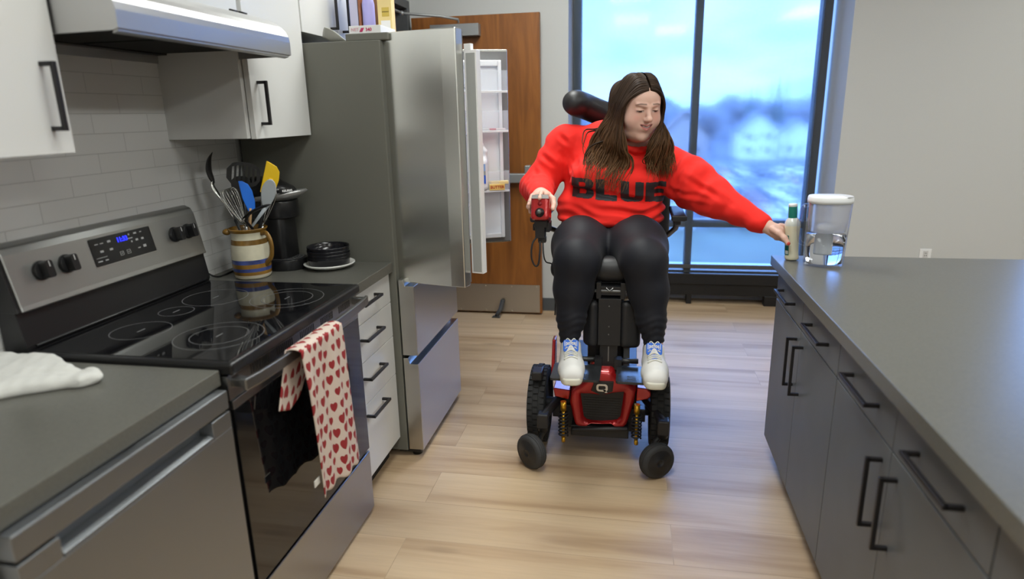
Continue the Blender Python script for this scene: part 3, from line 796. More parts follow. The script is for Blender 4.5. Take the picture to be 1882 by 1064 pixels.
def hood():
    t = thing('range_hood', 'stainless steel under-cabinet range hood with curved front above the range', 'range hood', (-1.35, 1.69, 1.66))
    y0, y1 = 1.322, 2.066
    P = [(-1.592, 1.665), (-1.592, 1.80), (-1.262, 1.80)]
    for k in range(1, 9):
        a = k/8; P.append((-1.262+.155*math.sin(a*math.pi/2)**1.0, 1.714+.086*math.cos(a*math.pi/2)))
    P += [(-1.107, 1.676), (-1.122, 1.672)]
    # shell: end plates and outer skin
    s = MB(); steel = M('hood_steel', (.50, .50, .50), .38, metal=1, aniso=.4)
    s.prism(P, 'Y', y0, y0+.006, steel); s.prism(P, 'Y', y1-.006, y1, steel)
    out = P[2:]
    inn = [(p[0]-.006, p[1]-.006) for p in out]
    s.prism(out+inn[::-1], 'Y', y0+.006, y1-.006, steel)
    s.box(-1.592, -1.586, y0+.006, y1-.006, 1.665, 1.80, steel); s.box(-1.592, -1.26, y0+.006, y1-.006, 1.794, 1.80, steel)
    s.obj('shell', t)
    f = MB(); fm = M('grease_filter', (.022, .022, .022), .5, metal=.4)
    for a, b in ((y0+.02, 1.685), (1.70, y1-.02)):
        f.box(-1.55, -1.20, a, b, 1.700, 1.706, fm)
        for q in range(24): f.box(-1.545, -1.215, a+.005+q*(b-a-.01)/24, a+.011+q*(b-a-.01)/24, 1.694, 1.700, fm)
    f.box(-1.20, -1.13, y0+.01, y1-.01, 1.697, 1.703, fm); f.box(-1.585, -1.55, y0+.01, y1-.01, 1.69, 1.703, fm)
    f.obj('filter', t)
    MB().box(-1.20, -1.14, 1.45, 1.55, 1.688, 1.697, M('hood_lens', (.55, .55, .53), .3)).obj('lamp_lens', t, bevel=.004)
    MB().box(-1.17, -1.13, 1.66, 1.70, 1.688, 1.697, M('hood_lens')).obj('latch', t, bevel=.004)
    for by in (1.955, 2.005):
        b = MB(); c0 = Vector((-1.225, by, 1.7985)); b.box(-.009, .009, -.011, .011, -.002, .006, blk_pl, Matrix.Rotation(.28, 3, 'Y'), c0); b.obj('switch', t, bevel=.001)
hood()

# --- refrigerator with both upper doors open
fr_side = M('fridge_side', (.135, .135, .115), .45, metal=.1)
liner = M('fridge_liner', (.80, .82, .86), .4)
gasket = M('fridge_gasket', (.17, .17, .172), .6)
clear = M('clear_bin', (.75, .80, .88), .08, trans=.0, alpha=.22)
def fridge():
    t = thing('refrigerator', 'stainless french-door refrigerator with both upper doors open', 'refrigerator', (-1.27, 2.80, 0))
    y0, y1, F = 2.468, 3.128, -.957
    b = MB()
    b.box(-1.59, F, y0, y0+.04, .035, 1.757, fr_side); b.box(-1.59, F, y1-.04, y1, .035, 1.757, fr_side)
    b.box(-1.59, -1.53, y0+.04, y1-.04, .035, 1.757, fr_side); b.box(-1.53, F, y0+.04, y1-.04, 1.69, 1.757, fr_side)
    b.box(-1.53, F, y0+.04, y1-.04, .035, .79, fr_side)
    cb = b.obj('cabinet_shell', t, bevel=.003)
    l = MB(); l.box(-1.53, -1.515, y0+.04, y1-.04, .79, 1.69, liner); l.box(-1.53, F+.001, y0+.04, y0+.05, .79, 1.69, liner); l.box(-1.53, F+.001, y1-.05, y1-.04, .79, 1.69, liner); l.box(-1.53, F, y0+.05, y1-.05, 1.68, 1.69, liner); l.box(-1.53, F, y0+.05, y1-.05, .79, .80, liner)
    l.obj('liner', t)
    s = MB()
    for z in (1.02, 1.24, 1.46): s.box(-1.51, -1.03, y0+.052, y1-.052, z, z+.006, clear)
    s.obj('shelf', t)
    for hy in (y0+.015, y1-.075): MB().box(-1.10, F+.03, hy, hy+.06, 1.757, 1.785, fr_side).obj('hinge_cover', t, bevel=.004)
    for zt, zb in ((.820, .487), (.474, .040)):
        P = [(F+.006, zt), (F+.026, zt), (F+.034, zt-.026), (-.885, zt-.026), (-.885, zb), (F+.006, zb)]
        d = MB().prism(P, 'Y', y0+.004, y1-.004, M('freezer_steel', (.50, .50, .48), .30, metal=1, aniso=.4)).obj('freezer_drawer', t, bevel=.002)
    for fy in (y0+.05, y1-.05):
        MB().cyl((-.93, fy, 0), (-.93, fy, .03), .022, blk_pl, 14).box(-1.0, -.90, fy-.04, fy+.04, .025, .038, blk_pl).obj('foot', t); MB().cyl((-1.5, fy, 0), (-1.5, fy, .036), .022, blk_pl, 14).obj('foot', t)
    # door in local frame: origin at hinge, u along the door, n outward (closed: +X)
    def door(hx, hy, ang, left, Z0=.805, Z1=1.786, Wd=.322):
        a = math.radians(ang); u = Vector((math.cos(a), math.sin(a), 0))
        n = Vector((u.y, -u.x, 0)) if left else Vector((-u.y, u.x, 0))
        z = Vector((0, 0, 1)); o0 = Vector((hx, hy, 0))
        def B(mb, u0, u1, n0, n1, z0, z1, m):
            c = [o0+u*p+n*q+z*r for p, q, r in ((u0, n0, z0), (u1, n0, z0), (u1, n1, z0), (u0, n1, z0), (u0, n0, z1), (u1, n0, z1), (u1, n1, z1), (u0, n1, z1))]
            f = [(0, 3, 2, 1), (4, 5, 6, 7), (0, 1, 5, 4), (1, 2, 6, 5), (2, 3, 7, 6), (3, 0, 4, 7)]
            mb.add(c, f if u.cross(n).z > 0 else [q[::-1] for q in f], m)
        p = MB()
        # skin: broad face and a narrow chamfered edge strip at the free side
        pl = [(0, 0), (Wd-.06, 0), (Wd, -.006), (Wd, -.055), (0, -.055)]
        if left: pl = pl[::-1]
        p.prism(pl, None, Z0, Z1, steel_d, fr=(o0, u, n, z)) if u.cross(n).z > 0 else p.prism(pl, None, Z0, Z1, steel_d, fr=(o0, u, n, z))
        d = p.obj('door', t, bevel=.004)
        g = MB(); B(g, .006, Wd-.006, -.070, -.055, Z0+.01, Z1-.012, gasket); g.obj('gasket', d)
        # liner tray with raised rim
        q = MB(); B(q, .03, Wd-.040, -.080, -.070, Z0+.032, Z1-.052, liner)
        for (a0, a1, b0, b1) in ((.03, .05, Z0+.032, Z1-.052), (Wd-.058, Wd-.040, Z0+.032, Z1-.052), (.05, Wd-.058, Z0+.032, Z0+.055), (.05, Wd-.058, Z1-.080, Z1-.052)):
            B(q, a0, a1, -.100, -.080, b0, b1, liner)
        q.obj('door_liner', d, bevel=.010, seg=3)
        for zb in (1.117, 1.398, 1.578):
            k = MB(); y_ = (-.165, -.082)
            B(k, .046, Wd-.028, y_[0], y_[1], zb-.003, zb+.003, clear); B(k, .046, Wd-.028, y_[0], y_[0]+.004, zb, zb+.095, clear)
            B(k, Wd-.032, Wd-.028, y_[0], y_[1], zb, zb+.095, clear); B(k, .046, .05, y_[0], y_[1], zb, zb+.095, clear)
            B(k, .046, Wd-.028, y_[0]-.001, y_[0]+.003, zb-.005, zb+.005, M('bin_rail', (.72, .74, .76), .3))
            k.obj('bin', d, bevel=.001)
        if left:
            k = MB(); B(k, .316, .368, -.110, -.078, Z0+.045, Z1-.075, M('flipper_white', (.8, .8, .8), .4)); B(k, .323, .362, -.0785, -.0765, Z0+.052, Z1-.085, M('flipper_grey', (.36, .37, .36), .4)); B(k, .316, .345, -.10, -.078, Z1-.075, Z1-.052, M('flipper_white'))
            k.obj('flipper_mullion', d, bevel=.001)
        return o0, u, n
    door(-.966, 2.506, -14, True)
    R = door(-.912, 3.150, 24, False, .842, 1.775, .305)
    return R
FD = fridge()
def FDp(a, b, z): return FD[0]+FD[1]*a+FD[2]*b+Vector((0, 0, z))
# ================================================================ island on the right
IX = .562; IF = .592; IY = 2.735
o = MB().box(IX, 2.15, -.9, IY, CZ-.040, CZ, counter_m).obj('island_countertop', bevel=.0025)
tag(o, 'large dark grey island countertop on the right holding the water pitcher', 'countertop')
def island_unit(y0, y1, label, hy):
    t = thing('island_cabinet', label, 'cabinet', (.95, (y0+y1)/2, 0))
    MB().box(IF+.020, 1.30, y0, y1, .10, CZ-.041, lam_grey).box(IF+.06, 1.30, y0, y1, 0, .10, blk_matte).obj('carcass', t)
    ym = (y0+y1)/2
    for (a, b, k) in ((y0, ym, 0), (ym, y1, 1)):
        d = MB().box(IF, IF+.019, a+.0012, b-.0012, .727, .852, lam_grey).obj('drawer', t, bevel=.001)
        h = MB(); bar_handle(h, (IF, hy[k], .787), (0, 1, 0), .20, (-1, 0, 0)); h.obj('handle', d, bevel=.001)
        d = MB().box(IF, IF+.019, a+.0012, b-.0012, .103, .722, lam_grey).obj('door', t, bevel=.001)
        h = MB(); bar_handle(h, (IF, ym+(-.045 if k == 0 else .045), .59), (0, 0, 1), .185, (-1, 0, 0)); h.obj('handle', d, bevel=.001)
    return t
island_unit(1.868, 2.712, 'grey island base cabinet at the far end, nearest the window', (2.07, 2.50))
island_unit(1.024, 1.866, 'second grey island base cabinet from the window end', (1.225, 1.645))
island_unit(.18, 1.022, 'grey island base cabinet nearest the camera at bottom right', (.38, .81))
o = MB().box(1.302, 2.05, -.8, 2.712, .10, CZ-.041, lam_grey).box(1.302, 2.0, -.75, 2.68, 0, .10, blk_matte).box(IF+.02, 1.302, -.8, .178, .0, CZ-.041, lam_grey).obj('island_back_panel')
tag(o, 'grey panelled rear body of the island under its countertop', 'cabinet')
# ================================================================ power wheelchair
red = M('metallic_red', (.42, .012, .014), .25, metal=.35, coat=.6)
chair_blk = M('chair_black', (.016, .016, .018), .42)
vinyl = M('black_vinyl', (.018, .018, .02), .45, bump=(220, .06))
rubber = M('tyre_rubber', (.022, .022, .023), .75)
gold = M('gold_anodised', (.75, .42, .04), .3, metal=.8)
def wheelchair():
    t = thing('power_wheelchair', 'red and black power wheelchair with raised seat, facing the camera in the aisle', 'wheelchair', (-.125, 2.74, 0))
    XC = -.125
    def S(px, py): return (-.107+(px-1106)*.00233, .144+(785-py)*.00256+(px-1106)*.00014)
    # drive wheels
    for wx in (-.397, .141):
        s_ = 1 if wx > 0 else -1
        w = MB(); c = (wx, 2.74, .178)
        w.lathe([(.125, -.038), (.150, -.042), (.166, -.036), (.174, -.020), (.175, 0), (.174, .020), (.166, .036), (.150, .042), (.125, .038)], c, rubber, 56, (1, 0, 0))
        for k in range(40):
            a = 2*math.pi*k/40
            for row, off in ((-.026, 0), (0, .5), (.026, 0)):
                an = a+off*2*math.pi/40
                R = Matrix.Rotation(an, 3, 'X')
                r0 = .168 if abs(row) > .01 else .173
                w.box(-.0105, .0105, -.010, .010, 0, .0085 if abs(row) < .01 else .0085, rubber, R, Vector(c)+Vector((row, 0, 0))+R @ Vector((0, 0, r0)))
        o = w.obj('drive_wheel', t)
        h = MB().lathe([(0, s_*.034), (.06, s_*.034), (.118, s_*.022), (.126, s_*.030), (.126, -s_*.03), (0, -s_*.03)], c, chair_blk, 32, (1, 0, 0)); h.obj('hub', o)
    # front casters, swivelled
    for cx, ax, sx, sy in ((-.398, (-.62, -.78, 0), -.352, 2.505), (.127, (.50, -.86, 0), .150, 2.515)):
        a = Vector(ax).normalized(); c = Vector((cx, 2.47, .0755))
        w = MB().lathe([(.040, -.024), (.062, -.026), (.072, -.020), (.0755, -.008), (.0755, .008), (.072, .020), (.062, .026), (.040, .024)], c, M('caster_rubber', (.035, .035, .037), .7), 36, a)
        for q in (-.010, 0, .010): w.tube([c+a*q+(a.orthogonal().normalized()*math.cos(k*math.pi/18)+a.cross(a.orthogonal().normalized())*math.sin(k*math.pi/18))*.0752 for k in range(36)], .0013, rubber, 4, closed=True)
        o = w.obj('caster_wheel', t)
        d = MB().lathe([(0, .0275), (.012, .0275), (.013, .030), (.020, .030), (.022, .0275), (.055, .026), (.062, .022), (.062, -.022), (0, -.0275)], c, chair_blk, 32, a); d.obj('hub_disc', o)
        f = MB(); top = Vector((sx, sy, .182)); side = c+a*.036
        if side.y > c.y: side = c-a*.036
        back = c-a*.036
        for p in (back,) if back.y > side.y else (side,):
            f.tube(bez([p, p+Vector(((sx-cx)*.25, .012, .05)), Vector((sx, sy, .165))+(p-c)*.35, top], 5), [.019]+[.020]*14+[.022], chair_blk, 8, sq=(.6, 1))
        f.cyl((sx, sy, .16), (sx, sy, .215), .021, chair_blk)
        f.obj('caster_fork', o)
        # arm from swivel back to the base
        m = MB(); s_ = -1 if cx < -.1 else 1
        m.box(sx-.024, sx+.024, sy-.024, sy+.03, .175, .242, chair_blk)
        m.tube([(sx, sy, .222), (sx-s_*.03, sy+.09, .235), (sx-s_*.085, sy+.19, .26)], [.026, .024, .024], chair_blk, 8, sq=(.9, .8))
        m.obj('caster_arm', t, bevel=.006)
    # base, shroud, grille
    b = MB(); b.box(XC-.165, XC+.165, 2.68, 3.20, .09, .33, chair_blk); b.box(XC-.205, XC+.205, 2.66, 2.82, .15, .21, chair_blk)
    b.tube([(-.236, 2.585, .133), (.006, 2.585, .152)], .011, chair_blk, 10); b.box(-.24, .01, 2.59, 2.70, .10, .15, chair_blk)
    b.cyl((-.40, 2.74, .178), (.14, 2.74, .178), .03, chair_blk, 12)
    b.obj('base', t, bevel=.008)
    out = [S(*p) for p in ((1049, 715), (1046, 737), (1052, 764), (1056, 779), (1061, 782), (1078, 782), (1080, 776), (1128, 776), (1130, 783), (1146, 784), (1152, 779), (1158, 760), (1165, 735), (1168, 711), (1150, 697), (1132, 690), (1124, 679), (1086, 677), (1076, 692), (1062, 706))]
    hole = [S(*p) for p in ((1066, 722), (1104, 729), (1145, 720), (1140, 765), (1132, 773), (1105, 775), (1080, 773), (1073, 766))]
    n = len(out)
    # frame as ring: outer polygon bridged to the grille opening by angle
    def ring_mesh(mb, O, H, y0, y1, m):
        cx = sum(p[0] for p in H)/len(H); cz = sum(p[1] for p in H)/len(H)
        def res(Pn, an):
            best = None
            for i in range(len(Pn)):
                (x1, z1), (x2, z2) = Pn[i], Pn[(i+1) % len(Pn)]
                dx, dz = math.cos(an), math.sin(an); ex, ez = x2-x1, z2-z1
                den = dx*ez-dz*ex
                if abs(den) < 1e-12: continue
                tt = ((x1-cx)*ez-(z1-cz)*ex)/den; q = ((x1-cx)*dz-(z1-cz)*dx)/den
                if tt > 0 and -1e-6 <= q <= 1+1e-6 and (best is None or tt > best): best = tt
            return (cx+best*math.cos(an), cz+best*math.sin(an))
        K = 96; A = [res(O, 2*math.pi*k/K) for k in range(K)]; Bq = [res(H, 2*math.pi*k/K) for k in range(K)]
        vs = [(x, y0+.012, z) for x, z in A]+[(.82*x+.18*bx, y0, .82*z+.18*bz) for (x, z), (bx, bz) in zip(A, Bq)]+[(.22*x+.78*bx, y0+.004, .22*z+.78*bz) for (x, z), (bx, bz) in zip(A, Bq)]+[(x, y0+.03, z) for x, z in Bq]+[(x, y1, z) for x, z in A]
        fs = []
        for k in range(K):
            l = (k+1) % K
            for r in range(3): fs.append((r*K+k, r*K+l, (r+1)*K+l, (r+1)*K+k))
            fs.append((4*K+k, 4*K+l, l, k))
        mb.add(vs, fs, m, True)
    s = MB(); ring_mesh(s, out, hole, 2.585, 2.72, red)
    s.box(-.17, -.05, 2.62, 2.68, .345, .385, red)
    sh = s.obj('red_shroud', t)
    for pts in (((1015, 711), (1047, 716), (1044, 733), (1018, 727)), ((1169, 711), (1187, 713), (1194, 720), (1194, 727), (1188, 732), (1168, 736))):
        MB().prism([S(*p) for p in pts], 'Y', 2.592, 2.70, red).obj('fender_wing', t, bevel=.005, seg=3)
    g = MB(); gm = M('grille_mesh', (.02, .02, .021), .55)
    gx0, gx1 = S(1068, 745)[0], S(1143, 745)[0]
    def gz(u, top): return (S(1105, 727)[1] if top else S(1105, 775)[1])
    g.prism([S(*p) for p in ((1064, 718), (1104, 726), (1147, 717), (1142, 770), (1105, 778), (1071, 770))], 'Y', 2.611, 2.625, gm)
    go = g.obj('grille', t)
    bars = MB()
    for k in range(14):
        x0 = S(1070, 745)[0]+k*.0122; bars.box(x0, x0+.0015, 2.609, 2.6115, S(1105, 771)[1], S(1105, 732)[1], gm)
    for k in range(9):
        z0 = S(1105, 769)[1]+k*.0115; bars.box(gx0+.006, gx1-.006, 2.609, 2.6115, z0, z0+.0015, gm)
    bars.obj('grille_bars', go)
    # emblem plate with the rounded Q mark
    e = MB(); pl = [S(*p) for p in ((1092, 697), (1127, 698), (1125, 716), (1104, 722), (1086, 714))]
    e.prism(pl, 'Y', 2.578, 2.60, blk_pl); e.obj('emblem_plate', sh, bevel=.002)
    q = MB(); qm = M('emblem_silver', (.62, .63, .63), .25, metal=.9)
    qx, qz = S(1106, 708); Rr = rrect(.048, .034, .012, 5, qx, qz); ri = rrect(.030, .018, .006, 5, qx, qz)
    K = len(Rr); vs = [(x, 2.574, z) for x, z in Rr]+[(x, 2.574, z) for x, z in ri]+[(x, 2.579, z) for x, z in Rr]+[(x, 2.579, z) for x, z in ri]
    fs = []
    for k in range(K):
        l = (k+1) % K; fs += [(k, l, K+l, K+k), (2*K+k, 2*K+l, l, k), (K+k, K+l, 3*K+l, 3*K+k)]
    q.add(vs, fs, qm); q.prism([(qx+.004, qz-.010), (qx+.012, qz-.006), (qx+.024, qz-.022), (qx+.014, qz-.022)], 'Y', 2.574, 2.579, qm); q.obj('emblem', sh)
    # shock absorbers
    for px, y0, y1 in ((1035.5, 731, 806), (1170, 736, 809)):
        x, zt = S(px, y0); zb = S(px, y1)[1]; y = 2.565
        k = MB().cyl((x, y, zb), (x, y, zb+.022), .0085, gold, 14).cyl((x, y, zt-.042), (x, y, zt), .0125, gold, 14); so = k.obj('shock_absorber', t)
        c = MB(); pts = []
        for i in range(121):
            a = i/120; pts.append((x+.0195*math.cos(a*2*math.pi*7), y+.0195*math.sin(a*2*math.pi*7), zb+.028+a*(zt-.048-zb-.028)))
        c.tube(pts, .0038, chair_blk, 6); c.obj('coil_spring', so)
        MB().cyl((x, y, zb+.01), (x, y, zt-.04), .0065, gold, 10).obj('piston', so)
    # fenders and side fairing
    for sx in (-1, 1):
        cx = XC+sx*.27
        MB().box(cx-.020+sx*-.0, cx+.026, 2.60, 2.68, .345, .385, chair_blk).obj('light_block', t, bevel=.006)
    sf = MB().prism([(2.68, .33), (2.78, .33), (2.80, .49), (2.74, .49)], 'X', XC-.215, XC-.20, red); sf.obj('side_fairing', t, bevel=.004)
    MB().prism([(2.70, .33), (2.84, .33), (2.86, .52), (2.78, .52)], 'X', XC+.10, XC+.13, chair_blk).obj('side_fairing', t, bevel=.004)
    MB().box(XC-.06, XC+.10, 2.80, 2.98, .33, .74, chair_blk).obj('seat_lift', t, bevel=.01)
    # leg-rest tower, calf pads, footplates
    lt = MB(); lt.box(-.130, -.036, 2.625, 2.70, .515, .722, chair_blk); lt.box(-.122, -.048, 2.635, 2.70, .365, .52, chair_blk)
    for z in (.69, .60, .565): lt.cyl((-.085, 2.626, z), (-.085, 2.6225, z), .0035, M('screw_grey', (.2, .2, .2), .35, metal=.8), 8)
    lt.box(-.0875, -.0825, 2.6325, 2.636, .44, .508, M('slot_steel', (.3, .3, .3), .4, metal=.8))
    lt.box(-.13, -.04, 2.60, 2.68, .345, .40, chair_blk)
    tw = lt.obj('leg_rest', t, bevel=.004)
    for cxp, ry, wd in ((-.163, -48, .075), (.004, 10, .088)):
        R = Matrix.Rotation(math.radians(ry), 3, 'Z')
        sd = Sdf().rbox((cxp, 2.655, .605), (wd/2, .024, .105), .022, R=np.array(R))
        V, f = sd.mesh(.006); np_obj('calf_pad', V, f, vinyl, t)
    for x0, x1 in ((-.315, -.112), (-.048, .150)):
        fp = MB(); fp.prism(rrect(x1-x0, .175, .012, 3, (x0+x1)/2, 2.535), 'Z', .418, .428, M('footplate_black', (.025, .027, .03), .22))
        sx = .02 if x0 < -.2 else -.02
        for k in range(4): fp.box(x1-.085 if x0 < -.2 else x0+.045, x1-.05 if x0 < -.2 else x0+.08, 2.47+k*.012, 2.473+k*.012, .428, .4288, M('footplate_slot', (.05, .05, .052), .5))
        fo = fp.obj('footplate', t, bevel=.002)
        MB().cyl((x0+.05 if x0 < -.2 else x0-.012, 2.63, .448), (x1+.0 if x0 < -.2 else x0+.09, 2.63, .448), .011, M('hinge_rod', (.06, .06, .06), .35, metal=.6)).box((x1-.03 if x0 < -.2 else x0-.01), (x1 if x0 < -.2 else x0+.02), 2.605, 2.65, .415, .46, chair_blk).obj('hinge_rod', fo)
    # seat
    sb = MB(); sb.box(XC-.20, XC+.20, 2.70, 3.15, .765, .79, chair_blk); sb.box(-.135, -.03, 2.635, 2.72, .735, .772, chair_blk)
    sb.cyl((-.155, 2.64, .752), (.0, 2.64, .752), .008, M('rod_grey', (.12, .12, .12), .35, metal=.7)); sb.box(-.14, -.12, 2.63, 2.70, .72, .79, chair_blk); sb.box(-.04, -.02, 2.63, 2.70, .72, .79, chair_blk)
    sb.tube([(-.100, 2.632, .768), (-.085, 2.628, .756), (-.070, 2.632, .768)], .003, M('latch_steel', (.4, .4, .4), .3, metal=1), 6)
    sb.obj('seat_frame', t, bevel=.004)
    sd = Sdf().rbox((XC+.01, 2.91, .832), (.225, .26, .045), .04).ell((-.088, 2.70, .835), (.085, .055, .045), k=.04)
    V, f = sd.mesh(.008); np_obj('seat_cushion', V, f, vinyl, t)
    sd = Sdf().rbox((-.075, 3.235, 1.10), (.255, .035, .25), .032).ell((-.075, 3.235, 1.30), (.24, .035, .10), k=.05)
    V, f = sd.mesh(.010); np_obj('backrest', V, f, vinyl, t)
    sd = Sdf().chain(bez([(-.275, 3.06, 1.520), (-.235, 3.13, 1.505), (-.14, 3.19, 1.465), (-.04, 3.20, 1.44), (.03, 3.17, 1.43)], 4), [.054]+[.056]*15+[.054], k=.01)
    V, f = sd.mesh(.007); np_obj('headrest', V, f, vinyl, t)
    MB().cyl((-.05, 3.25, 1.2), (-.05, 3.25, 1.42), .012, chair_blk).obj('headrest_post', t)
    # armrests
    MB().prism(rrect(.062, .026, .010, 4, .199, 1.028), 'Y', 2.84, 3.14, vinyl).box(.165, .232, 2.835, 2.85, 1.018, 1.04, blk_pl).obj('arm_pad', t, bevel=.004)
    MB().box(.18, .21, 2.90, 3.05, .99, 1.016, chair_blk).tube([(.195, 2.92, 1.0), (.195, 3.0, .96), (.17, 3.15, .90)], .013, chair_blk).obj('arm_support', t, bevel=.003)
    MB().prism(rrect(.066, .028, .010, 4, -.405, 1.032), 'Y', 2.76, 3.12, vinyl).obj('arm_pad', t, bevel=.004)
    MB().box(-.42, -.39, 2.72, 3.05, .99, 1.018, chair_blk).tube([(-.405, 2.92, 1.0), (-.40, 3.0, .96), (-.33, 3.15, .90)], .013, chair_blk).obj('arm_support', t, bevel=.003)
    # joystick module
    jc = Vector((-.369, 2.63, 1.098)); R = Matrix.Rotation(math.radians(-14), 3, 'X')
    sd = Sdf().rbox(jc, (.038, .045, .050), .012, R=np.array(R))
    V, f = sd.mesh(.0045); jm = np_obj('joystick_module', V, f, red, t)
    n_ = R @ Vector((0, -1, 0)); z_ = R @ Vector((0, 0, 1)); x_ = Vector((1, 0, 0)); fo = jc+n_*.0455
    k = MB(); k.lathe([(.016, -.004), (.019, .002), (.013, .008), (.008, .012), (.008, .018), (.0, .018)], fo+z_*-.020, blk_pl, 20, n_); k.ball(fo+z_*-.020+n_*.022, .0095, M('knob_grey', (.10, .11, .10), .35), 8); k.obj('joystick', jm)
    k = MB(); k.prism([(-.036, .036), (.036, .036), (.033, .050), (.006, .053), (-.006, .053), (-.033, .050)], None, -.004, .004, M('module_trim', (.55, .55, .56), .25, metal=.7), fr=(fo, x_, z_, n_)); k.prism(rrect(.006, .012, .002, 2, 0, .046), None, .0035, .0055, M('logo_white', (.85, .85, .85), .4), fr=(fo, x_, z_, n_)); k.obj('top_trim', jm)
    k = MB(); k.lathe([(0, .0), (.009, 0), (.009, .0012), (0, .0012)], fo+z_*.016, M('module_button', (.25, .006, .01), .3), 16, n_)
    k.obj('button', jm)
    b = MB(); b.box(-.398, -.345, 2.62, 2.68, 1.02, 1.05, chair_blk); b.box(-.395, -.355, 2.62, 2.67, .975, 1.025, chair_blk); b.box(-.385, -.352, 2.63, 2.66, .955, .98, chair_blk); b.box(-.352, -.335, 2.63, 2.70, 1.0, 1.04, chair_blk); b.tube([(-.38, 2.66, 1.0), (-.40, 2.76, 1.0), (-.405, 2.95, 1.0)], .011, chair_blk)
    b.obj('joystick_bracket', t, bevel=.003)
    cm = M('cable_black', (.012, .012, .014), .5)
    MB().tube(bez([(-.385, 2.63, .985), (-.405, 2.61, .955), (-.408, 2.60, .90), (-.395, 2.60, .865), (-.380, 2.60, .87), (-.374, 2.61, .92), (-.376, 2.63, .965)], 8), .004, cm, 6).obj('cable', t)
    MB().tube(bez([(-.365, 2.64, .965), (-.36, 2.62, .91), (-.352, 2.63, .875), (-.335, 2.68, .855), (-.325, 2.74, .82), (-.325, 2.76, .74), (-.33, 2.76, .6)], 8), .0028, cm, 6).obj('cable', t)
    for sx in (-1, 1):
        c = (XC+sx*.16, 3.22, .06); MB().lathe([(0, -.02), (.055, -.02), (.06, 0), (.055, .02), (0, .02)], c, rubber, 24, (1, 0, 0)).tube([(c[0], c[1], .13), (c[0], 3.1, .2)], .02, chair_blk).box(c[0]-.03, c[0]+.03, 3.19, 3.25, .12, .14, chair_blk).obj('rear_caster', t)
wheelchair()
# ================================================================ seated person reaching for the bottle
PERSON = thing('person', 'person with long brown hair in a red sweatshirt, seated and reaching to the bottle', 'person', (-.10, 2.98, .41))
# --- head frame
HY, HP = math.radians(24), math.radians(17)
HC = Vector((.016, 2.90, 1.494))            # between the eyes' level and the skull centre
f0 = Vector((math.sin(HY), -math.cos(HY), 0)); hl = Vector((math.cos(HY), math.sin(HY), 0)); zz = Vector((0, 0, 1))
hf = f0*math.cos(HP)-zz*math.sin(HP); hu = zz*math.cos(HP)+f0*math.sin(HP)
HS = 1.04
HR = np.array(Matrix((hl, hf, hu)).transposed())
def H(l, f, u): return HC+(hl*l+hf*f+hu*u)*HS
FU = .011
def HF(l, f, u): return H(l, f, u+FU)
def HN(p): return ((np.asarray(p)-np.array(HC)) @ HR)/HS
SHO_R, ELB_R, WR_R = Vector((-.325, 3.05, 1.325)), Vector((-.435, 2.99, 1.15)), Vector((-.385, 2.745, 1.135))
SHO_L, ELB_L, WR_L = Vector((.155, 3.035, 1.225)), Vector((.335, 2.895, 1.115)), Vector((.515, 2.735, 1.028))
HIP = [Vector((-.215, 3.03, .93)), Vector((-.005, 3.03, .93))]
KNE = [Vector((-.222, 2.625, .885)), Vector((.050, 2.625, .890))]
ANK = [Vector((-.247, 2.580, .552)), Vector((.100, 2.585, .556))]
def torso(S, g=0.0):
    S.ell((-.085, 3.045, 1.22), (.235+g, .150+g, .19+g), k=.05)
    S.ell((-.105, 3.00, 1.065), (.243+g, .180+g, .115+g), k=.06)
    S.ell((-.175, 2.925, 1.205), (.112+g, .094+g, .074+g), k=.035)
    S.ell((-.005, 2.915, 1.190), (.112+g, .094+g, .074+g), k=.035)
    S.chain([(-.30, 3.055, 1.345), (-.12, 3.05, 1.355), (.02, 3.03, 1.330), (.14, 3.035, 1.245)], [.068+g, .075+g, .072+g, .070+g], k=.05)
    return S
def arm_r(S, g=0.0): return S.chain([SHO_R, ELB_R, WR_R], [.080+g, .078+g, .050+g], k=.03)
def arm_l(S, g=0.0): return S.chain([SHO_L, (.25, 2.965, 1.165), ELB_L, WR_L], [.098+g, .104+g, .083+g, .040+g], k=.03)
def legs(S, g=0.0):
    S.ell((-.11, 3.05, .94), (.21+g, .15+g, .11+g), k=.05)
    for i in (0, 1):
        h, k_, a = HIP[i], KNE[i], ANK[i]; s_ = -1 if i == 0 else 1
        m = h.lerp(k_, .55); c = k_.lerp(a, .38)+Vector((s_*.004, .012, 0))
        S.chain([h, m, k_], [.122+g, .126+g, .097+g], k=.035)
        e_ = a+Vector((0, .002, .012))
        S.chain([k_, c, k_.lerp(e_, .75), e_], [.094+g, .083+g, .060+g, .045+g], k=.02)
    return S
# --- body (skin)
B = Sdf()
torso(B, -.022)
B.chain([WR_R.lerp(ELB_R, .9), WR_R], [.05, .030], k=.02); B.chain([SHO_R, ELB_R], [.06, .055], k=.03)
B.chain([SHO_L, ELB_L, WR_L.lerp(ELB_L, .2), WR_L+(WR_L-ELB_L)*.10], [.07, .055, .031, .026], k=.02)
legs(B, -.010)
# feet inside the shoes
for i in (0, 1): B.chain([ANK[i], ANK[i]+Vector((0, .02, -.07)), ANK[i]+Vector((.01 if i == 0 else -.005, -.13, -.095))], [.036, .034, .026], k=.02)
